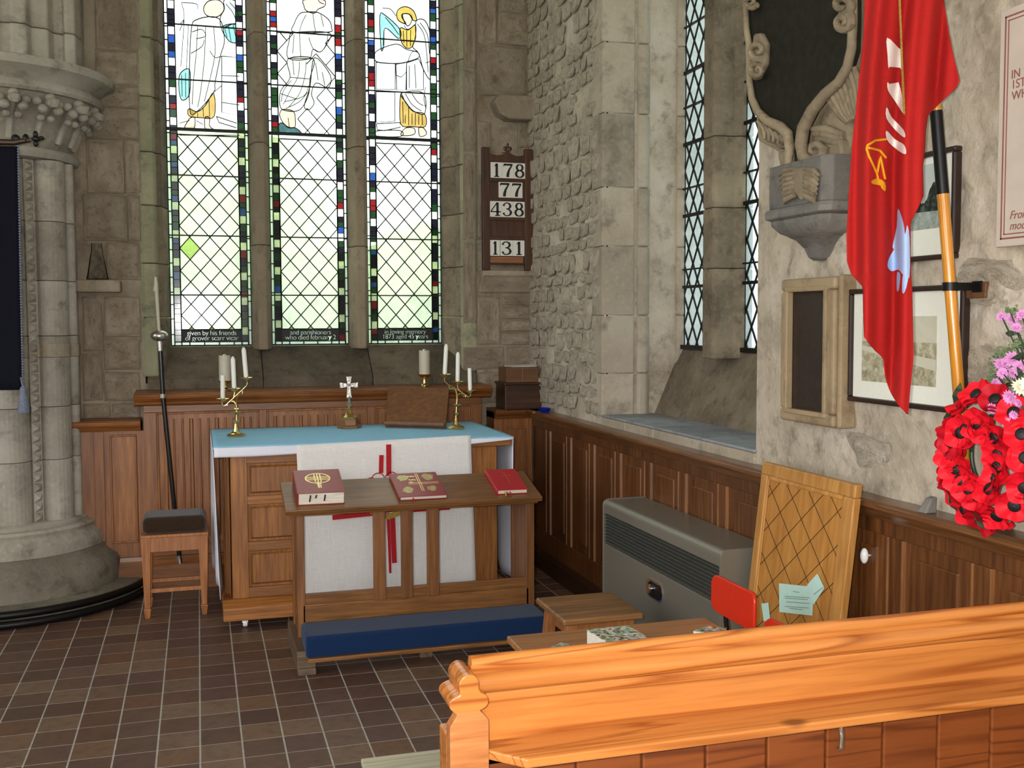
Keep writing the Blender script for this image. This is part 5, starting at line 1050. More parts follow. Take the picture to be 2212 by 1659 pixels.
def spiral(c, r0, turns, a0, sgn, rad, x, name='scroll', m='carved'):
    n = int(turns*14); pts = [C6((c[0]+sgn*r0*(1-i/n*.85)*math.cos(a0+2*math.pi*turns*i/n), c[1]+r0*(1-i/n*.85)*math.sin(a0+2*math.pi*turns*i/n)), x-.02*i/n) for i in range(n+1)]
    part(name, MB().tube(pts, [rad*(1-.5*i/n) for i in range(n+1)], 8), m, mo, smooth=True)
spiral((1108, 130), 62, 1.4, -1.2, 1, .017, XM-.06); spiral((1100, 30), 70, 1.2, 1.6, -1, .018, XM-.06); spiral((600, 300), 55, 1.2, 1.2, 1, .014, XM-.06); spiral((600, 420), 48, 1.2, -1.4, -1, .014, XM-.06); spiral((560, 10), 40, 1.3, .5, 1, .012, XM-.06)
part('leaf_scroll', MB().prism([C6(c, XM-.055) for c in [(570, 200), (610, 195), (640, 260), (636, 380), (590, 475), (556, 480), (580, 420), (545, 340), (560, 270)]], (.03, 0, 0)), 'carved', mo, .012, True, 3)
part('leaf_scroll', MB().prism([C6(c, XM-.04) for c in [(585, 690), (640, 730), (740, 760), (785, 820), (780, 880), (720, 890), (690, 860), (650, 850), (615, 815), (600, 750)]], (.05, 0, 0)), 'carved', mo, .012, True, 3)
for k in range(5): moulding_rim([(600+k*34, 725+k*22), (640+k*30, 770+k*20), (640+k*26, 830+k*8)], [.008, .011, .006], 'leaf_rib')
part('leaf_scroll', MB().prism([C6(c, XM-.05) for c in [(720, 905), (790, 890), (790, 985), (745, 995), (718, 950)]], (.05, 0, 0)), 'carved', mo, .01, True, 3)
for k in range(8): moulding_rim([(1010+k*24, 560-k*22), (1040+k*24, 620-k*16), (1090+k*18, 690-k*10), (1130+k*12, 735-k*6)], [.010, .012, .011, .006], 'leaf_rib', dx=.03)
for k in range(3): moulding_rim([(930+k*12, 770+k*30), (1010, 770+k*34), (1090, 800+k*30)], [.012, .016, .012], 'scroll_band', dx=.02)
part('scroll_block', MB().prism([C6(c, XM-.03) for c in [(900, 840), (1085, 830), (1100, 900), (1090, 950), (900, 960)]], (.05, 0, 0)), 'carved', mo, .01, True, 3)
# corbel block below
def sect(px0, px1, py, d, ch=.03):
    a, b_ = C6((px0, py), XS-d*.5), C6((px1, py), XS-d*.5); z_ = C6((px0, py), XS-d).z
    return [(XS+.01, a.y, z_), (XS-d+ch, a.y, z_), (XS-d, a.y-ch, z_), (XS-d, b_.y+ch, z_), (XS-d+ch, b_.y, z_), (XS+.01, b_.y, z_)]
part('corbel_block', MB().loft([sect(738, 1108, 985, .13), sect(735, 1104, 1245, .13)]), 'carvedg', mo, .004)
part('corbel_moulding', MB().loft([sect(728, 1112, 1245, .14), sect(722, 1112, 1265, .15), sect(724, 1110, 1300, .15), sect(745, 1095, 1312, .135)]), 'carvedg', mo, .004)
part('corbel_bowl', MB().loft([sect(748, 1094, 1312, .135), sect(750, 1090, 1345, .132), sect(790, 1072, 1390, .115), sect(832, 1058, 1410, .10)]), 'carvedg', mo, .004, True)
part('corbel_bell', MB().loft([sect(834, 1054, 1410, .098, .02), sect(870, 1040, 1430, .085, .02), sect(905, 1020, 1480, .06, .015), sect(925, 1010, 1535, .045, .01), sect(945, 995, 1555, .03, .008)]), 'carvedg', mo, .003, True)
a = C6((845, 1100), XS-.135); n_ = 0
part('shield', MB().prism([C6(c, XS-.145) for c in [(800, 1000), (900, 1000), (905, 1080), (885, 1150), (850, 1200), (815, 1150), (795, 1080)]], (.03, 0, 0)), 'carved', mo, .008, True, 3)
for k in range(7):
    for s_ in (-1, 1):
        c0 = (848+s_*30, 1010+k*26); part('feather', MB().tube([C6(c0, XS-.145), C6((c0[0]+s_*55, c0[1]+8+k*3), XS-.15), C6((c0[0]+s_*(92-k*5), c0[1]+40+k*2), XS-.138)], [.009, .010, .004], 7), 'carved', mo, smooth=True)

# brown framed plaque
pl = thing('framed_plaque', 'brown moulded stone frame with a dark inscription board', 'plaque', C7((900, 560), XS))
o4 = [C7(c, XS-.045) for c in ((772, 118), (1100, 105), (1080, 1015), (762, 950))]
y0_, y1_ = (o4[0].y+o4[3].y)/2, (o4[1].y+o4[2].y)/2; z1_, z0_ = (o4[0].z+o4[1].z)/2, (o4[2].z+o4[3].z)/2
part('dark_board', B(XS-.05, XS+.0, y1_+.02, y0_-.02, z0_+.02, z1_-.02), 'plaque', pl)
fw = .085*(z1_-z0_); fs = .155*(y0_-y1_)
for a in ((y1_, y0_, z1_-fw, z1_), (y1_, y0_, z0_, z0_+fw), (y1_, y1_+fs, z0_+fw, z1_-fw), (y0_-fs, y0_, z0_+fw, z1_-fw)):
    part('frame_side', B(XS-.07, XS+.005, a[0], a[1], a[2], a[3]), 'plaquef', pl, .012, seg=3)
i_ = .014
for a in ((y1_+fs-i_, y0_-fs+i_, z1_-fw-.004, z1_-fw+i_), (y1_+fs-i_, y0_-fs+i_, z0_+fw-i_, z0_+fw+.004), (y1_+fs-i_, y1_+fs+.004, z0_+fw, z1_-fw), (y0_-fs-.004, y0_-fs+i_, z0_+fw, z1_-fw)): part('inner_moulding', B(XS-.078, XS-.05, *a), 'plaquef', pl, .004)
part('stone_edge', B(XS-.06, XS+.005, y1_-.025, y1_-.002, z0_+.0, z1_+.005), 'plaquef', pl, .008)

# pictures
def picture(label, c, proj_, fwid, mountw, img):
    t = thing('framed_picture', label, 'picture', C7(c[3], XS-.02) if proj_ == 7 else C6(c[3], XS-.02))
    Fn = C7 if proj_ == 7 else C6; p = [Fn(q_, XS-.025) for q_ in c]; ya, yb = (p[0].y+p[3].y)/2, (p[1].y+p[2].y)/2; zt_, zb_ = (p[0].z+p[1].z)/2, (p[2].z+p[3].z)/2
    for a in ((yb, ya, zt_-fwid, zt_), (yb, ya, zb_, zb_+fwid), (yb, yb+fwid, zb_+fwid, zt_-fwid), (ya-fwid, ya, zb_+fwid, zt_-fwid)): part('frame_side', B(XS-.03, XS-.004, *a), 'frameblk', t, .004)
    part('mount', B(XS-.016, XS-.006, yb+fwid, ya-fwid, zb_+fwid, zt_-fwid), 'mount', t)
    ia, ib, iz0, iz1 = ya-fwid-mountw[0], yb+fwid+mountw[1], zb_+fwid+mountw[2], zt_-fwid-mountw[3]
    img(t, ia, ib, iz0, iz1)
def img1(t, ya, yb, z0, z1):
    hz = z0+(z1-z0)*.62; part('print_sky', B(XS-.018, XS-.0155, yb, ya, hz, z1), 'sepiasky', t); part('print_town', B(XS-.018, XS-.0155, yb, ya, z0, hz), 'sepia', t)
    part('print_river', MB().prism([(XS-.0185, yb, hz-.05), (XS-.0185, ya, hz-.015), (XS-.0185, ya, hz-.03), (XS-.0185, yb, hz-.085)], (.001, 0, 0)), 'sepiasky', t)
def img2(t, ya, yb, z0, z1):
    part('print_sky', B(XS-.018, XS-.0155, yb, ya, z0+(z1-z0)*.3, z1), 'bwsky', t); part('print_meadow', B(XS-.018, XS-.0155, yb, ya, z0, z0+(z1-z0)*.3), 'bwgrass', t)
    rr = random.Random(3); n = 26; pts = [(XS-.0186, ya+(yb-ya)*i/n, z0+(z1-z0)*(.52+.16*math.sin(i*.35+.6)+.06*rr.random())) for i in range(n+1)]
    part('print_trees', MB().prism(pts+[(XS-.0186, yb, z0+(z1-z0)*.26), (XS-.0186, ya, z0+(z1-z0)*.28)], (.001, 0, 0)), 'bwtree', t)
picture('wide framed sepia town print, lower picture behind the flag tip', [(1142, 178), (1830, 150), (1830, 935), (1140, 840)], 7, .017, (.05, .11, .055, .075), img1)
picture('framed grey tree photograph, upper picture behind the flag pole', [(1400, 945), (1778, 882), (1785, 1545), (1400, 1570)], 6, .016, (.05, .05, .08, .02), img2)

# marble tablet at the upper right
TXm = XS-.04
tb = thing('marble_tablet', 'pale marble tablet with red border lines at the upper right edge', 'tablet', onx(2190, 300, XS))
e0, e1 = onx(2150, 535, TXm), onx(2160, 25, TXm); yL = (e0.y+e1.y)/2; yR = yL-.55; zB, zT = e0.z, e1.z+.0
part('slab', B(TXm, XS-.026, yR, yL, zB, zT), 'tablet', tb, .004)
for k, in_ in enumerate((.020, .032)):
    wv = .0045 if k == 0 else .003
    for a in ((yL-in_-wv, yL-in_, zB+in_, zT-in_), (yR+in_, yL-in_, zB+in_, zB+in_+wv), (yR+in_, yL-in_, zT-in_-wv, zT-in_), (yR+in_, yR+in_+wv, zB+in_, zT-in_)): part('red_line', B(TXm-.0012, TXm+.001, *a), 'tabletred', tb)
def wall_text(body, px, py, size, par, m, shear=0):
    cu = bpy.data.curves.new('lettering', 'FONT'); cu.body = body; cu.size = size; cu.extrude = .0004; cu.shear = shear
    t_ = bpy.data.objects.new('lettering', cu); col.objects.link(t_); bpy.context.view_layer.update()
    me = bpy.data.meshes.new_from_object(t_.evaluated_get(bpy.context.evaluated_depsgraph_get())); bpy.data.objects.remove(t_)
    o_ = bpy.data.objects.new('lettering', me); p = onx(px, py, TXm-.001); me.materials.clear(); me.materials.append(M[m]); col.objects.link(o_)
    o_.rotation_euler = (R(90), 0, R(-90)); o_.parent = par; o_.location = p-wloc(par)
    return o_
wall_text('IN', 2184, 171, .033, tb, 'tabletred'); wall_text('1ST', 2184, 193, .033, tb, 'tabletred'); wall_text('WH', 2185, 217, .033, tb, 'tabletred'); wall_text('From', 2180, 474, .032, tb, 'tabletred', .3); wall_text('mour', 2180, 497, .032, tb, 'tabletred', .3)

# ------------------------------------------------------------------ flag, pole and bracket
Pf, Pb_, Pt = onx(2094, 1112, 2.085), onx(2053, 630, 2.04), onx(2022, 240, 2.0)
Pf.z = rail_z+.002
pole = thing('flag_pole', 'varnished yellow wooden flag pole leaning on the dado ledge', 'pole', Pf)
def pol(t): return Pf+(Pt-Pf)*t
tj = .80
part('shaft', MB().tube([pol(t_) for t_ in rng(0, tj, 5)], .0165, 16), 'polew', pole, smooth=True)
part('ferrule', MB().tube([pol(tj), pol(1.0)], .0172, 16), 'iron', pole, smooth=True); part('upper_shaft', MB().tube([pol(1.0), pol(1.75)], .0155, 16), 'polew', pole, smooth=True)
# the pole passes close to its bracket
bt = min(rng(0, 1, 60), key=lambda t_: abs(proj(pol(t_))[1]-625)); pb = pol(bt)
bk = thing('pole_bracket', 'small wooden block with metal strap fixing the flag pole to the wall', 'bracket', pb)
w0, w1 = onx(2085, 645, XS-.015), onx(2132, 608, XS-.015)
part('block', B(XS-.02, XS+.01, w1.y, w0.y, w0.z, w1.z), 'brownwood', bk, .003)
part('strap', MB().lathe([(.0178, -.012), (.021, -.012), (.021, .012), (.0178, .012)], pb, 18), 'iron', bk, smooth=True)
part('strap_arm', MB().hexa([pb+Vector((.005, -.02, -.011)), pb+Vector((.012, -.012, -.011)), Vector((XS-.018, w1.y+.035, pb.z-.011)), Vector((XS-.022, w1.y+.03, pb.z-.011)), pb+Vector((.005, -.02, .011)), pb+Vector((.012, -.012, .011)), Vector((XS-.018, w1.y+.035, pb.z+.011)), Vector((XS-.022, w1.y+.03, pb.z+.011))]), 'iron', bk)
part('plate', B(XS-.024, XS-.018, w1.y+.012, w1.y+.05, pb.z-.016, pb.z+.016), 'iron', bk, .001)
rows = [(-400, 1262, 1640), (-200, 1250, 1680), (0, 1240, 1710), (200, 1233, 1740), (380, 1216, 1780), (480, 1203, 1803), (525, 1198, 1785), (610, 1190, 1690), (690, 1183, 1614), (780, 1173, 1601), (900, 1162, 1595), (1000, 1155, 1584), (1170, 1144, 1588), (1240, 1140, 1558), (1330, 1134, 1512), (1400, 1130, 1510), (1560, 1132, 1511), (1638, 1160, 1513), (1548.4+165, 1230, 1520), (1548.4+300, 1231, 1523), (1548.4+470, 1237, 1527), (1548.4+540, 1296, 1529), (1548.4+590, 1350, 1530), (1548.4+700, 1362, 1518), (1548.4+790, 1390, 1508), (1548.4+870, 1440, 1501), (1548.4+925, 1490, 1497)]
FD = (Pt-CAM).dot(_f)-.07
def flag_pt(cx, cy, off=0):   # cloth surface: hanging sheet with vertical folds
    s_ = (cx-1150)/560; k = min(1, max(0, (cy+200)/700))
    ph = 2*math.pi*(2.2*s_+.0002*cy+.10*math.sin(cy*.0021))
    fold = .034*math.sin(ph)+.012*math.sin(2.3*ph+1.1)
    d = FD+fold*(.6+.4*k)-off; r_ = ray(1420+cx/2.765, cy/2.765); return CAM+r_*d
def lerp_row(cy):
    for a, b_ in zip(rows, rows[1:]):
        if a[0] <= cy <= b_[0]: t_ = (cy-a[0])/(b_[0]-a[0]); return a[1]+(b_[1]-a[1])*t_, a[2]+(b_[2]-a[2])*t_
    return rows[-1][1:]
fg = thing('red_flag', 'furled red flag with white and yellow emblems hanging from its pole', 'flag', flag_pt(1500, 2400))
N_ = 150; cyl = rng(-400, 1548.4+925, N_)
def flagfn(u, v): cy = -400+(1948.4+925)*v; l, r_ = lerp_row(cy); return flag_pt(l+(r_-l)*u, cy)
cloth_part('cloth', flagfn, 60, N_, 'flagred', fg, .003)
def emblem(name, poly, m):
    poly = smooth2(poly, True, 3)
    bm = bmesh.new(); vs = [bm.verts.new((x/1000, y/1000, 0)) for x, y in poly]; bm.faces.new(vs); bmesh.ops.triangulate(bm, faces=bm.faces)
    for _ in range(4): bmesh.ops.subdivide_edges(bm, edges=[e_ for e_ in bm.edges if e_.calc_length() > .012], cuts=1, use_grid_fill=True)
    bmesh.ops.triangulate(bm, faces=bm.faces)
    mb = MB(); mb.v = [flag_pt(v_.co.x*1000, v_.co.y*1000, .007) for v_ in bm.verts]; bm.verts.index_update(); mb.f = [tuple(v_.index for v_ in f_.verts) for f_ in bm.faces]; bm.free()
    return part(name, mb, m, fg, smooth=True)
for p_ in ([(1372, 225), (1445, 290), (1460, 300), (1468, 440), (1440, 380), (1402, 355), (1382, 410), (1375, 330)], [(1376, 490), (1410, 535), (1440, 490), (1475, 640), (1475, 685), (1420, 605), (1378, 540)], [(1370, 640), (1400, 700), (1470, 775), (1477, 822), (1420, 775), (1368, 705)], [(1368, 780), (1420, 832), (1476, 868), (1482, 922), (1420, 885), (1372, 835)]): emblem('white_emblem', p_, 'flagwhite')
Yo = 1548.4
for p_ in ([(1437, 1245), (1470, 1330), (1480, 1400), (1492, 1345), (1506, 1420), (1506, Yo+105), (1470, Yo+95), (1440, Yo+62), (1400, Yo+72), (1375, Yo+42), (1385, 1540), (1412, 1490), (1405, 1470), (1430, 1350)], [(1432, Yo+80), (1452, Yo+95), (1442, Yo+182), (1430, Yo+182)], [(1468, Yo+88), (1500, Yo+100), (1478, Yo+195), (1462, Yo+192)]): emblem('pale_blue_emblem', p_, 'flagblue')
emblem('yellow_flower', [(1280, 1080), (1318, 1066), (1360, 1092), (1362, 1142), (1338, 1124), (1330, 1108), (1285, 1098)], 'flagyellow')
for ln in ([(1365, 832), (1300, 840), (1255, 868), (1250, 890), (1262, 930), (1312, 1040), (1332, 935), (1360, 1070)], [(1250, 880), (1330, 900), (1365, 942)], [(1310, 1035), (1318, 1070)]):
    pts = []
    for a, b_ in zip(ln, ln[1:]): pts += [(a[0]+(b_[0]-a[0])*k/5, a[1]+(b_[1]-a[1])*k/5) for k in range(5)]
    part('yellow_bow', MB().tube([flag_pt(x, y, .005) for x, y in pts+[ln[-1]]], .0034, 6), 'flagyellow', fg, smooth=True)
part('cord', MB().tube([flag_pt(1438+37*k/20, -200+880*k/20, .012) for k in range(21)], .0035, 6), 'goldthread', fg, smooth=True)

# ------------------------------------------------------------------ poppy wreath and flowers
WX = XS-.12; wc = onx(2138, 1000, WX); wr = .112; PXr = .048
wc.z = onx(2138, 988, WX).z
wre = thing('poppy_wreath', 'ring of red paper poppies with black centres on the dado ledge', 'wreath', Vector((WX, wc.y, rail_z)))
part('hoop', MB().tube([Vector((WX+.035, wc.y+wr*math.cos(2*math.pi*k/40), wc.z+wr*1.02*math.sin(2*math.pi*k/40))) for k in range(41)], .006, 8), 'leaf', wre, smooth=True)
def poppy_mesh(seed, m):
    rr = random.Random(seed); mb = MB(); rings = 5; seg = 28
    for layer in range(2):
        a0 = rr.uniform(0, 3); k = len(mb.v)
        for i in range(rings+1):
            q_ = i/rings
            for j in range(seg):
                a = 2*math.pi*j/seg; lobe = .80+.20*abs(math.cos(a+a0)) if layer else .84+.16*abs(math.cos(a+a0))
                rad = PXr*(.08+.92*q_)*lobe*(1 if layer == 0 else .92); h = .016*q_**2+.006*math.sin(5*a+seed)*q_+.009*layer*(1-q_*.2)+.004*math.sin(3*a+seed*2)*q_
                mb.v.append(Vector((rad*math.cos(a), rad*math.sin(a), h+layer*.004)))
        for i in range(rings):
            for j in range(seg): j2 = (j+1) % seg; mb.f.append((k+i*seg+j, k+i*seg+j2, k+(i+1)*seg+j2, k+(i+1)*seg+j))
    me = mb.mesh('poppy', smooth=True); me.materials.append(M[m]); return me
pm = [poppy_mesh(1, 'poppy'), poppy_mesh(2, 'poppy'), poppy_mesh(3, 'poppyd')]
cm = MB().lathe([(.002, 0), (.0155, 0), (.0165, .004), (.014, .008), (.007, .007), (.002, .010)], (0, 0, 0), 14).mesh('poppy_centre', smooth=True); cm.materials.append(M['ink'])
def add_poppy(p, d, k):
    q_ = Vector(d).normalized().to_track_quat('Z', 'Y').to_euler()
    o_ = piece('poppy', pm[k], None, wre, p, q_); put('poppy_centre', cm, None, o_, (0, 0, .012))
rp = random.Random(12); np_ = 15
for k in range(np_):
    a = 2*math.pi*(k+.3)/np_
    for s_, (dr, tilt) in enumerate(((.040, .75), (-.022, -.2))):
        rr_ = wr+dr+rp.uniform(-.008, .008); aa = a+s_*math.pi/np_+rp.uniform(-.05, .05)
        rad = Vector((0, math.cos(aa), math.sin(aa)*1.02)); p = Vector((WX, wc.y, wc.z))+rad*rr_+Vector((-.012-.025*s_, 0, 0))
        add_poppy(p, Vector((-1, 0, 0))+rad*tilt+Vector((0, rp.uniform(-.25, .25), rp.uniform(-.25, .25))), rp.choice((0, 1, 0, 1, 2)))
lf = MB()
lfp = [(0, 0, 0), (.012, .022, .004), (.008, .045, .002), (0, .062, -.004), (-.008, .045, .002), (-.012, .022, .004)]
lf.prism(lfp, (0, 0, .0008)); lfm = lf.mesh('leaf'); lfm.materials.append(M['leaf'])
for k in range(9):
    a = R(-150+rp.uniform(-8, 8)+k*24); rad = Vector((0, math.cos(a), math.sin(a)*1.12)); o_ = piece('leaf', lfm, None, wre, Vector((WX-.02, wc.y, wc.z))+rad*(wr+.06), (R(rp.uniform(60, 120)), R(rp.uniform(-40, 40)), R(rp.uniform(0, 360))))
# flowers
FX = XS-.055
fa = thing('flower_arrangement', 'pink and cream chrysanthemums with sedum in a vase above the wreath', 'flowers', (FX, onx(2300, 960, FX).y, rail_z))
def fp(px, py, dx=0): return onx(px, py, FX+dx)
base = fp(2300, 960); base.x = FX
vh = base.z-rail_z
part('vase', MB().lathe([(.01, -vh), (.034, -vh), (.045, -vh*.6), (.042, -.04), (.03, 0), (.036, .02), (.032, .02), (.027, 0), (.01, -.02)], base, 20), 'darkwood', fa, smooth=True)
vs_ = fa.location.copy()
def mum(px, py, r_px, m, facing=(-.6, -.7, .3), dx=0, seed=0):
    p = fp(px, py, dx); rr = random.Random(seed+int(px)); s_ = r_px/FPX*(p-CAM).dot(_f); mb = MB(); f_ = Vector(facing).normalized(); t_ = f_.to_track_quat('Z', 'Y').to_matrix()
    for layer, (n, tl_, L) in enumerate(((16, .15, 1), (14, .5, .85), (10, 1.0, .6))):
        for k in range(n):
            a = 2*math.pi*(k+.5*layer)/n+rr.uniform(-.1, .1); d = Vector((math.cos(a)*math.cos(tl_), math.sin(a)*math.cos(tl_), math.sin(tl_))); sd = Vector((-math.sin(a), math.cos(a), 0)); w_ = s_*.17
            q0, q1, q2 = d*s_*.1, d*s_*L*.6+Vector((0, 0, s_*.05)), d*s_*L*rr.uniform(.85, 1.05)
            mb.quad(*[p+t_ @ v_ for v_ in (q0-sd*w_*.4, q1-sd*w_, q2, q1+sd*w_, q0+sd*w_*.4)])
    mb.ball(p+t_ @ Vector((0, 0, s_*.12)), s_*.22, 7, 4)
    part('bloom', mb, m, fa); return p
def stem(a, b_, r_=.0022): part('stem', MB().tube([a, (a+b_)/2+Vector((-.004, 0, -.012)), b_], r_, 6), 'leaf', fa, smooth=True)
bl_ = [(2164, 684, 13, 'pink', 0), (2186, 690, 15, 'pink', .02), (2196, 708, 14, 'pink', 0), (2207, 680, 14, 'pink', .03), (2165, 786, 20, 'pink', 0), (2188, 776, 21, 'pink', .01), (2166, 806, 15, 'pink', -.01), (2205, 795, 22, 'pink', 0), (2152, 828, 14, 'pink', 0), (2190, 805, 15, 'pink', .0), (2182, 858, 19, 'pink', -.10), (2145, 882, 15, 'pink', -.10), (2200, 870, 12, 'pink', -.10), (2175, 912, 15, 'pink', -.10), (2190, 896, 12, 'pink', -.10), (2206, 838, 24, 'whitefl', -.08), (2222, 830, 22, 'whitefl', -.08)]
for i, (x, y, r_, m, dx) in enumerate(bl_):
    p = mum(x, y, r_, m, (-.5+rp.uniform(-.3, .3), -.8, .35+rp.uniform(-.3, .3)) if y < 850 else (-.9, -.3+rp.uniform(-.3, .3), -.3), dx, i); stem(base+Vector((0, 0, .02)), p)
def sedum(px, py, wpx, hpx, n, seed):
    rr = random.Random(seed); p = fp(px, py, .01); s_ = (p-CAM).dot(_f)/FPX; mb = MB()
    for k in range(n): mb.ball(p+_r*(rr.uniform(-1, 1)*wpx*s_)+_u*(rr.gauss(0, .5)*hpx*s_)-_f*rr.uniform(0, .015), rr.uniform(1.6, 3.2)*s_, 5, 4)
    part('sedum_head', mb, 'sedum', fa); stem(base, p)
sedum(2150, 808, 15, 24, 90, 1); sedum(2170, 762, 24, 12, 90, 2); sedum(2202, 744, 18, 12, 70, 3); sedum(2182, 672, 12, 9, 40, 4); sedum(2140, 820, 10, 14, 40, 5)
for k in range(14):
    p = fp(2150+rp.uniform(0, 70), 690+rp.uniform(0, 220), rp.uniform(-.03, .03)); piece('leaf', lfm, None, fa, p, (R(rp.uniform(0, 360)), R(rp.uniform(0, 360)), R(rp.uniform(0, 360))), (.7, .7, .7))

# ------------------------------------------------------------------ heater, board, papers
hy0, hy1, hX0, hX1, hzt = 3.54, 4.745, 1.87, 2.09, .728
ht = thing('convector_heater', 'grey metal convector heater standing against the south panelling', 'heater', (1.98, 4.13, 0))
prof = [(hX1, 0), (hX1, hzt)] + [(hX0+.03-.03*math.sin(R(a)), hzt-.03+.03*math.cos(R(a))) for a in range(0, 91, 15)] + [(hX0, .665), (hX0+.025, .66), (hX0+.025, .52), (hX0, .515), (hX0, .14), (hX0+.02, .135), (hX0+.02, .03), (hX0+.01, 0)]
part('casing', MB().prism([(x, hy0+.006, z_) for x, z_ in prof], (0, hy1-hy0-.012, 0)), 'heater', ht, .002)
for y in (hy0, hy1-.006): part('end_panel', MB().prism([(x, y, z_) for x, z_ in [(hX1+.002, 0), (hX1+.002, hzt+.004)] + [(hX0+.03-.034*math.sin(R(a)), hzt-.03+.034*math.cos(R(a))) for a in range(0, 91, 15)] + [(hX0-.004, 0)]], (0, .006, 0)), 'heater', ht, .001)
part('grille_back', B(hX0+.018, hX0+.026, hy0+.01, hy1-.01, .52, .66), 'heaterd', ht); part('lower_grille_back', B(hX0+.014, hX0+.021, hy0+.01, hy1-.01, .03, .135), 'heaterd', ht)
for k in range(9): z_ = .525+k*.0158; part('louvre', MB().hexa([(hX0+.002, hy0+.008, z_), (hX0+.02, hy0+.008, z_+.006), (hX0+.02, hy1-.008, z_+.006), (hX0+.002, hy1-.008, z_), (hX0+.002, hy0+.008, z_+.004), (hX0+.02, hy0+.008, z_+.010), (hX0+.02, hy1-.008, z_+.010), (hX0+.002, hy1-.008, z_+.004)]), 'louvre', ht)
for k in range(7): z_ = .035+k*.0145; part('louvre', B(hX0+.002, hX0+.018, hy0+.01, hy1-.01, z_, z_+.004), 'louvre', ht)
k0 = onx(1414, 1275, hX0-.001)
def rrect(cy, cz, hw_, hh_, r_, x): return [(x, cy+sy*(hw_-r_)+r_*math.cos(R(a)), cz+sz_*(hh_-r_)+r_*math.sin(R(a))) for sy, sz_, a0 in ((1, 1, 0), (-1, 1, 90), (-1, -1, 180), (1, -1, 270)) for a in range(a0, a0+91, 18)]
part('control_bezel', MB().loft([rrect(k0.y, k0.z, .085, .042, .035, hX0-.004), rrect(k0.y, k0.z, .085, .042, .035, hX0+.002)]), 'chrome', ht)
part('control_recess', MB().loft([rrect(k0.y-.008, k0.z, .068, .034, .03, hX0-.006), rrect(k0.y-.008, k0.z, .068, .034, .03, hX0-.001)]), 'black', ht)
part('control_knob', MB().lathe([(.002, -.016), (.016, -.016), (.019, -.004), (.019, 0), (.002, 0)], (hX0-.004, k0.y+.03, k0.z), 16, 'x'), 'chrome', ht, smooth=True)
# leaning lattice board
b_tl, b_tr = onx(1655, 998, 2.034), onx(1858, 1046, 2.034); by1, by0 = b_tl.y, b_tr.y; bzt = (b_tl.z+b_tr.z)/2
def bp(s_, z_, h=0): return Vector((2.034-.115*(bzt-z_)-h, by1+(by0-by1)*s_, z_))
nb_ = thing('lattice_notice_board', 'framed golden veneer notice board with cord lattice leaning on the dado', 'board', bp(.5, 0))
def bbox(s0, s1, z0_, z1__, h0, h1): return MB().hexa([bp(s0, z0_, h0), bp(s1, z0_, h0), bp(s1, z1__, h0), bp(s0, z1__, h0), bp(s0, z0_, h1), bp(s1, z0_, h1), bp(s1, z1__, h1), bp(s0, z1__, h1)])
part('veneer_panel', bbox(.03, .97, .13, bzt-.03, -.004, .006), 'boardw', nb_)
W_ = .06
for a in ((0, 1, bzt-.045, bzt), (0, 1, .101, .15), (0, .075, .15, bzt-.045), (.90, 1, .15, bzt-.045)):
    part('frame_side', bbox(a[0], a[1], a[2], a[3], -.012, .016), 'boardf', nb_, .005, seg=3); 
part('frame_lip', bbox(.075, .09, .15, bzt-.045, .006, .012), 'boardf', nb_, .003); part('frame_lip', bbox(.885, .90, .15, bzt-.045, .006, .012), 'boardf', nb_, .003); part('frame_lip', bbox(.075, .90, bzt-.06, bzt-.045, .006, .012), 'boardf', nb_, .003)
sw = by1-by0; zlo, zhi = .15, bzt-.06
for sgn in (1, -1):
    for k in range(-8, 20):
        seg_ = []
        for t_ in rng(0, 1, 60):
            s_ = .09+.795*t_; z_ = zhi-.02-.125*k+sgn*(s_-.09)*sw*.9+(0 if sgn < 0 else -.42)
            if zlo < z_ < zhi: seg_.append(bp(s_, z_, .0075))
        if len(seg_) > 4: part('cord', MB().tube([seg_[0], seg_[-1]], .0010, 5), 'ink', nb_)
def on_board(px, py, h=.01):
    a, b_, c_ = bp(0, 0, h), bp(1, 0, h), bp(0, 1, h); n = (b_-a).cross(c_-a); d = ray(px, py); return CAM+d*((a-CAM).dot(n)/d.dot(n))
bnrm = (bp(1, 0)-bp(0, 0)).cross(bp(0, 1)-bp(0, 0)).normalized(); bnrm = bnrm if bnrm.x < 0 else -bnrm
pa = thing('green_notice', 'pale green printed notice tucked under the board lattice', 'notice', on_board(1720, 1290))
part('sheet', MB().prism([on_board(*c) for c in ((1683, 1260), (1740, 1266), (1758, 1264), (1755, 1330), (1684, 1322))], bnrm*.0008), 'greenpaper', pa)
for k, (y, a, b_) in enumerate(((1276, .4, .6), (1287, .15, .9), (1291, .15, .85), (1299, .2, .9), (1309, .15, .88), (1313, .3, .7))): part('print_line', MB().prism([on_board(1684+72*a, y+2*a, .0112), on_board(1684+72*b_, y+2*b_+2, .0112), on_board(1684+72*b_, y+3.2+2*b_, .0112), on_board(1684+72*a, y+1.2+2*a, .0112)], bnrm*.0003), 'print', pa)
pa2 = thing('green_leaflet', 'pale green leaflet turned on its corner beside the printed notice', 'notice', on_board(1760, 1270))
part('sheet', MB().prism([on_board(*c, .0095) for c in ((1744, 1263), (1766, 1239), (1781, 1270), (1758, 1306))], bnrm*.0008), 'greenpaper', pa2)
part('fold_line', MB().prism([on_board(1757, 1284, .011), on_board(1778, 1268, .011), on_board(1778.6, 1269, .011), on_board(1757.6, 1285, .011)], bnrm*.0003), 'print', pa2)
pa3 = thing('green_slip', 'narrow pale green slip at the foot of the board behind the chair', 'notice', on_board(1655, 1325))
part('sheet', MB().prism([on_board(*c) for c in ((1645, 1304), (1660, 1302), (1664, 1342), (1650, 1342))], bnrm*.0008), 'greenpaper', pa3)
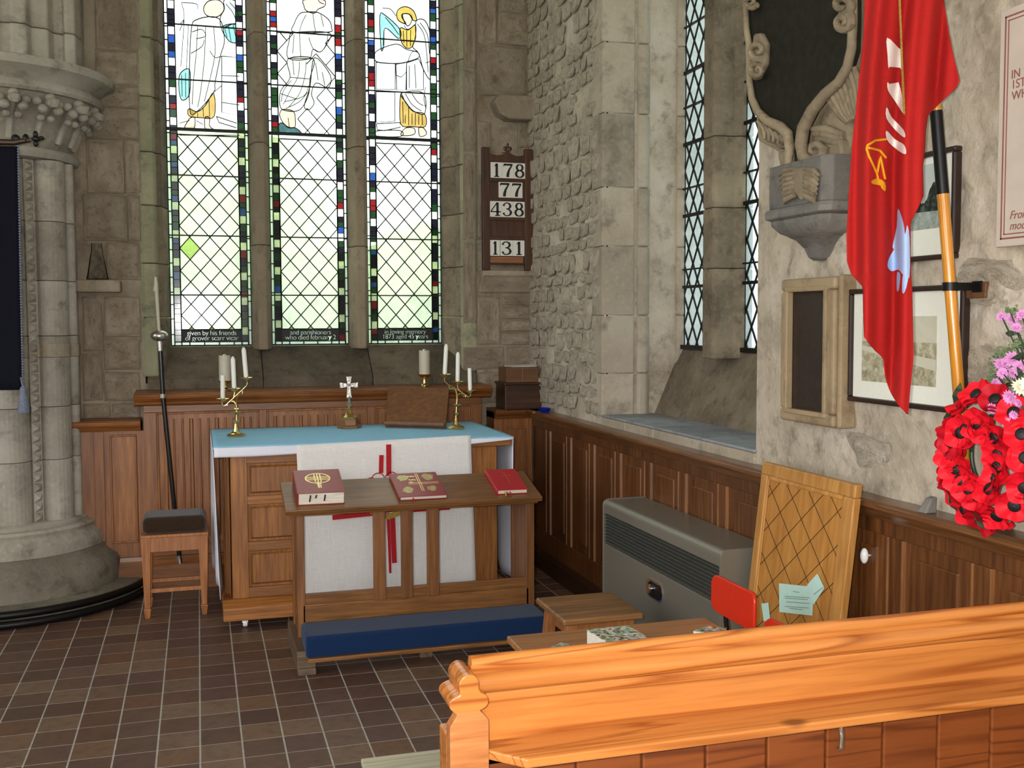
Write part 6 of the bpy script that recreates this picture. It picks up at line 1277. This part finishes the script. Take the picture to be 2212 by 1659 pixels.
kn = onx(1875, 1200, DP-.003); wk = thing('white_oval', 'small plain white oval knob on the dark dado right of the board', 'boss', kn)  # raised white oval on the panel, its nature unknown
part('boss', MB().ball(kn+Vector((-.014, 0, 0)), (.014, .013, .026), 16, 10), 'ceramic', wk, smooth=True); part('stem', MB().lathe([(.001, -.01), (.008, -.01), (.009, .004), (.001, .004)], kn, 10, 'x'), 'chrome', wk)

sc_p = onx(2002, 1088, XS-.06); st_ = thing('stone_chip', 'small grey stone wedge on the dado ledge left of the wreath', 'stone', (XS-.06, sc_p.y, rail_z))
part('wedge', MB().hexa([(XS-.08, sc_p.y-.02, rail_z), (XS-.04, sc_p.y-.02, rail_z), (XS-.04, sc_p.y+.02, rail_z), (XS-.08, sc_p.y+.02, rail_z), (XS-.06, sc_p.y-.022, rail_z+.045), (XS-.04, sc_p.y-.022, rail_z+.05), (XS-.04, sc_p.y+.008, rail_z+.05), (XS-.06, sc_p.y+.008, rail_z+.042)]), 'carvedg', st_, .004)
# ------------------------------------------------------------------ children's corner
s2 = thing('wooden_stool', 'plain square wooden stool with splayed legs beside the heater', 'stool', (1.485, 3.935, 0))
X0, X1, Y0, Y1, ZT = 1.32, 1.655, 3.765, 4.11, .45
part('seat', B(X0, X1, Y0, Y1, ZT-.026, ZT), 'seatw', s2, .008, seg=3)
for sx_ in (-1, 1):
    for sy_ in (-1, 1):
        cx, cy = (X0+X1)/2+sx_*.118, (Y0+Y1)/2+sy_*.118; ex, ey = cx+sx_*.035, cy+sy_*.03; h = .021
        part('leg', MB().hexa([(ex-h, ey-h, 0), (ex+h, ey-h, 0), (ex+h, ey+h, 0), (ex-h, ey+h, 0), (cx-h, cy-h, ZT-.026), (cx+h, cy-h, ZT-.026), (cx+h, cy+h, ZT-.026), (cx-h, cy+h, ZT-.026)]), 'stoolw', s2, .003)
for a in ((X0+.05, X1-.05, Y0+.04, Y0+.06), (X0+.05, X1-.05, Y1-.06, Y1-.04), (X0+.04, X0+.06, Y0+.05, Y1-.05), (X1-.06, X1-.04, Y0+.05, Y1-.05)): part('apron', B(*a, ZT-.085, ZT-.026), 'stoolw', s2, .003)
PZ = .10
pf = thing('pew_platform', 'low platform of worn pale boards under the pew', 'platform', (1.25, 2.6, 0))
px0 = onz(780, 1640, PZ).x; py1 = onz(780, 1638, PZ).y
ys3 = rng(py1-1.95, py1, 11)
for a, b_ in zip(ys3, ys3[1:]): part('board', B(px0, 2.04, a+.001, b_-.001, PZ-.025, PZ), 'platw', pf, .004)
part('riser', B(px0+.006, 2.04, py1-1.94, py1-.006, 0, PZ-.025), 'darkwood', pf)
TZ = .62
ta = thing('low_table', 'low wooden childrens table mostly hidden behind the pew', 'table', (1.32, 2.95, PZ))
part('top', B(.90, 1.58, 2.50, 3.10, TZ-.022, TZ), 'tablew', ta, .005)
for x in (.95, 1.53):
    for y in (2.55, 3.05): part('leg', B(x-.02, x+.02, y-.02, y+.02, PZ, TZ-.022), 'tablew', ta, .003)
for a in ((.97, 1.51, 2.54, 2.56), (.97, 1.51, 3.04, 3.06)): part('apron', B(*a, TZ-.09, TZ-.022), 'tablew', ta, .002)
def flatbook(name, label, corners, th, mc='cover', slabs=1, grp='childrens books on the low table', z0=TZ):
    c = [onz(x, y, z0+th) for x, y in corners]; t = thing(name, label, 'book', sum(c, Vector())/4-Vector((0, 0, th)), grp); ctr = sum(c, Vector())/4
    P = lambda k, h, s_=1: Vector((ctr.x+(c[k].x-ctr.x)*s_, ctr.y+(c[k].y-ctr.y)*s_, z0+h))
    part('pages', MB().hexa([P(k, .001, .985) for k in range(4)]+[P(k, th-.0015, .985) for k in range(4)]), 'pages', t)
    part('cover', MB().hexa([P(k, th-.0015) for k in range(4)]+[P(k, th) for k in range(4)]), mc, t); part('back_cover', MB().hexa([P(k, 0) for k in range(4)]+[P(k, .0012) for k in range(4)]), mc, t)
    n = max(2, int(th/.01)); 
    return t
flatbook('picture_book', 'thick white-edged colourful picture book on the low table', [(1267, 1360), (1357, 1351), (1402, 1378), (1320, 1392)], .045)
flatbook('comic_book', 'thin colourful picture book beside the red chair', [(1497, 1362), (1530, 1352), (1570, 1356), (1562, 1372)], .012)
flatbook('green_edged_book', 'green-edged picture book at the table left corner', [(1180, 1402), (1212, 1388), (1246, 1394), (1225, 1412)], .012, 'cover')
def chair(label, x, ya, yb, zt_, zbk):
    # x: plane of the back, seen from behind; ya>yb along the wall direction
    t = thing('childs_chair', label, 'chair', (x+.12, (ya+yb)/2, PZ), 'red childrens chairs')
    yc, hw_ = (ya+yb)/2, (ya-yb)/2
    def shell(cz, hh_, r_, x_): return [(x_+.018*((py_-yc)/hw_)**2*-1, py_, pz_) for _, py_, pz_ in rrect(yc, cz, hw_, hh_, r_, 0)]
    cz = (zt_+zbk)/2; part('backrest', MB().loft([shell(cz, (zt_-zbk)/2, .03, x), shell(cz, (zt_-zbk)/2, .03, x+.012)]), 'redplastic', t, .004, True, 2)
    sz2 = PZ+.30
    def seat(z_, o_): return [(x+.02+.11+sx_*(.11-.03)+.03*math.cos(R(a)), yc+sy_*(hw_-.03)+.03*math.sin(R(a)), z_+o_) for sx_, sy_, a0 in ((1, 1, 0), (-1, 1, 90), (-1, -1, 180), (1, -1, 270)) for a in range(a0, a0+91, 18)]
    part('seat', MB().loft([seat(sz2, 0), seat(sz2, .014)]), 'redplastic', t, .004, True)
    for y in (ya-.055, yb+.055):
        part('back_tube', MB().tube([(x+.006, y, zbk+.05), (x+.010, y, zbk-.02), (x+.03, y, sz2+.02), (x+.05, y, sz2-.01)], .008, 8), 'iron', t, smooth=True)
        for fx in (x+.05, x+.20): part('leg', MB().tube([(fx, y, sz2), (fx+(-.03 if fx < x+.1 else .02), y, PZ+.003)], .009, 8), 'iron', t, smooth=True)
    return t
ca_, cb_ = onx(1546, 1243, 1.66), onx(1640, 1278, 1.66)
chair('red plastic childs chair with its back to the pew', 1.66, ca_.y, cb_.y, (ca_.z+cb_.z)/2, (ca_.z+cb_.z)/2-.125)
cc_ = onx(1652, 1310, 1.68)
chair('second red childs chair half hidden behind the first', 1.675, cb_.y-.035, cb_.y-.30, cc_.z-.02, cc_.z-.13)

# ------------------------------------------------------------------ pew in the foreground
PY, PT = 2.0, .935
pw = thing('pine_pew', 'varnished orange pine pew seen from behind in the foreground', 'pew', (1.25, 2.1, PZ))
pl0, pr0 = ony(972, 1560, PY-.045).x, ony(1056, 1560, PY-.045).x    # end post
XE = 2.04
def roll(cy, cz, r_, x0, x1, n=18): return [[(x, cy+r_*math.cos(2*math.pi*k/n), cz+r_*math.sin(2*math.pi*k/n)) for k in range(n)] for x in (x0, x1)]
# end post with trefoil cap running front to back
cxp = (pl0+pr0)/2; hwp = (pr0-pl0)/2; yA, yB = PY-.045, PY+.052
cap = []
z_t = ony(1015, 1458, yA).z; z_n = ony(1015, 1542, yA).z; H_ = z_t-z_n
def cp(a, b_): return (cxp+a*hwp, yA, z_n+b_*H_)
capp = [cp(-.62, 0), cp(-.72, .04)] + [cp(-.52+.50*math.cos(R(a)), .26+.21*math.sin(R(a))) for a in range(230, 95, -15)] + [cp(-.45+.0, .50)] + [cp(0+.52*math.cos(R(a)), .72+.28*math.sin(R(a))) for a in range(205, -26, -15)] + [cp(.52+.48*math.cos(R(a)), .28+.22*math.sin(R(a))) for a in range(80, -100, -15)] + [cp(.62, 0)]
part('post_cap', MB().prism(capp, (0, yB-yA, 0)), 'pine', pw, .0015, True)
bodyp = [cp(-.62, .02), cp(-.70, -.08), cp(-.98, -.30), cp(-1, -.36), cp(-1, -5), cp(1, -5), cp(1, -.25), cp(.95, -.18), cp(.62, .02)]
part('post_front', MB().prism(bodyp, (0, .03, 0)), 'pineend', pw, .001)
part('end_board', MB().prism([(pl0, yA+.03, z_n-.4), (pl0, yA+.03, z_n-.05), (pl0, yB, z_n-.05), (pl0, yB, z_n-.14), (pl0, yB+.03, z_n-.2), (pl0, yB+.09, z_n-.25), (pl0, yB+.18, z_n-.285), (pl0, yB+.30, z_n-.30), (pl0, yB+.36, z_n-.33), (pl0, yB+.38, z_n-.38), (pl0, yB+.36, PZ), (pl0, yA+.03, PZ)], (pr0-pl0, 0, 0)), 'pine', pw, .004)
# back rail with two rolls
zt1, zg, zb2 = ony(1200, 1398, PY+.02).z, ony(1200, 1438, PY+.002).z, ony(1200, 1483, PY-.004).z
r1, r2 = (zt1-zg)*.5, (zg-zb2)*.5; zA = zt1-r1; zB_ = (zg+zb2)/2
part('top_roll', MB().loft(roll(PY+.02, zA, r1, cxp+.018, XE)), 'pine', pw, smooth=True)
part('second_roll', MB().loft(roll(PY+.006, zB_, r2, cxp+.018, XE)), 'pine', pw, smooth=True)
zSh = ony(1200, 1584, PY).z
part('back_board', B(cxp+.016, XE, PY+.006, PY+.03, zSh-.05, zA), 'pine', pw)
part('rail_fillet', B(pr0-.001, XE, PY+.001, PY+.02, zb2-.02, zb2), 'pine', pw, .004)
sf_ = onz(1137, 1640, zSh+.0); part('book_shelf', MB().prism([(pr0-.002, PY+.008, zSh-.02), (pr0-.002, PY-.04, zSh-.02), (sf_.x, sf_.y, zSh-.02), (XE, sf_.y, zSh-.02), (XE, PY+.008, zSh-.02)], (0, 0, .02)), 'pine', pw, .004)
xx = pr0+.0; 
for a, b_ in zip([pr0]+[pr0+.20+.148*i for i in range(10)], [pr0+.20+.148*i for i in range(10)]+[XE]):
    if b_ > XE or a >= XE: b_ = min(b_, XE)
    if b_-a < .01: continue
    part('back_plank', B(a+.002, b_-.002, PY+.006, PY+.024, PZ, zSh-.02), 'pined', pw, .004)
part('seat', B(pr0-.001, XE, PY+.04, PY+.44, PZ+.33, PZ+.36), 'pine', pw, .006)
hk = ony(1808, 1590, PY-.005); part('hook', MB().tube([(hk.x, PY+.006, hk.z+.03), (hk.x, PY-.02, hk.z+.028), (hk.x, PY-.024, hk.z+.01), (hk.x, PY-.022, hk.z-.02), (hk.x, PY-.012, hk.z-.025)], .006, 8), 'silver', pw, smooth=True)
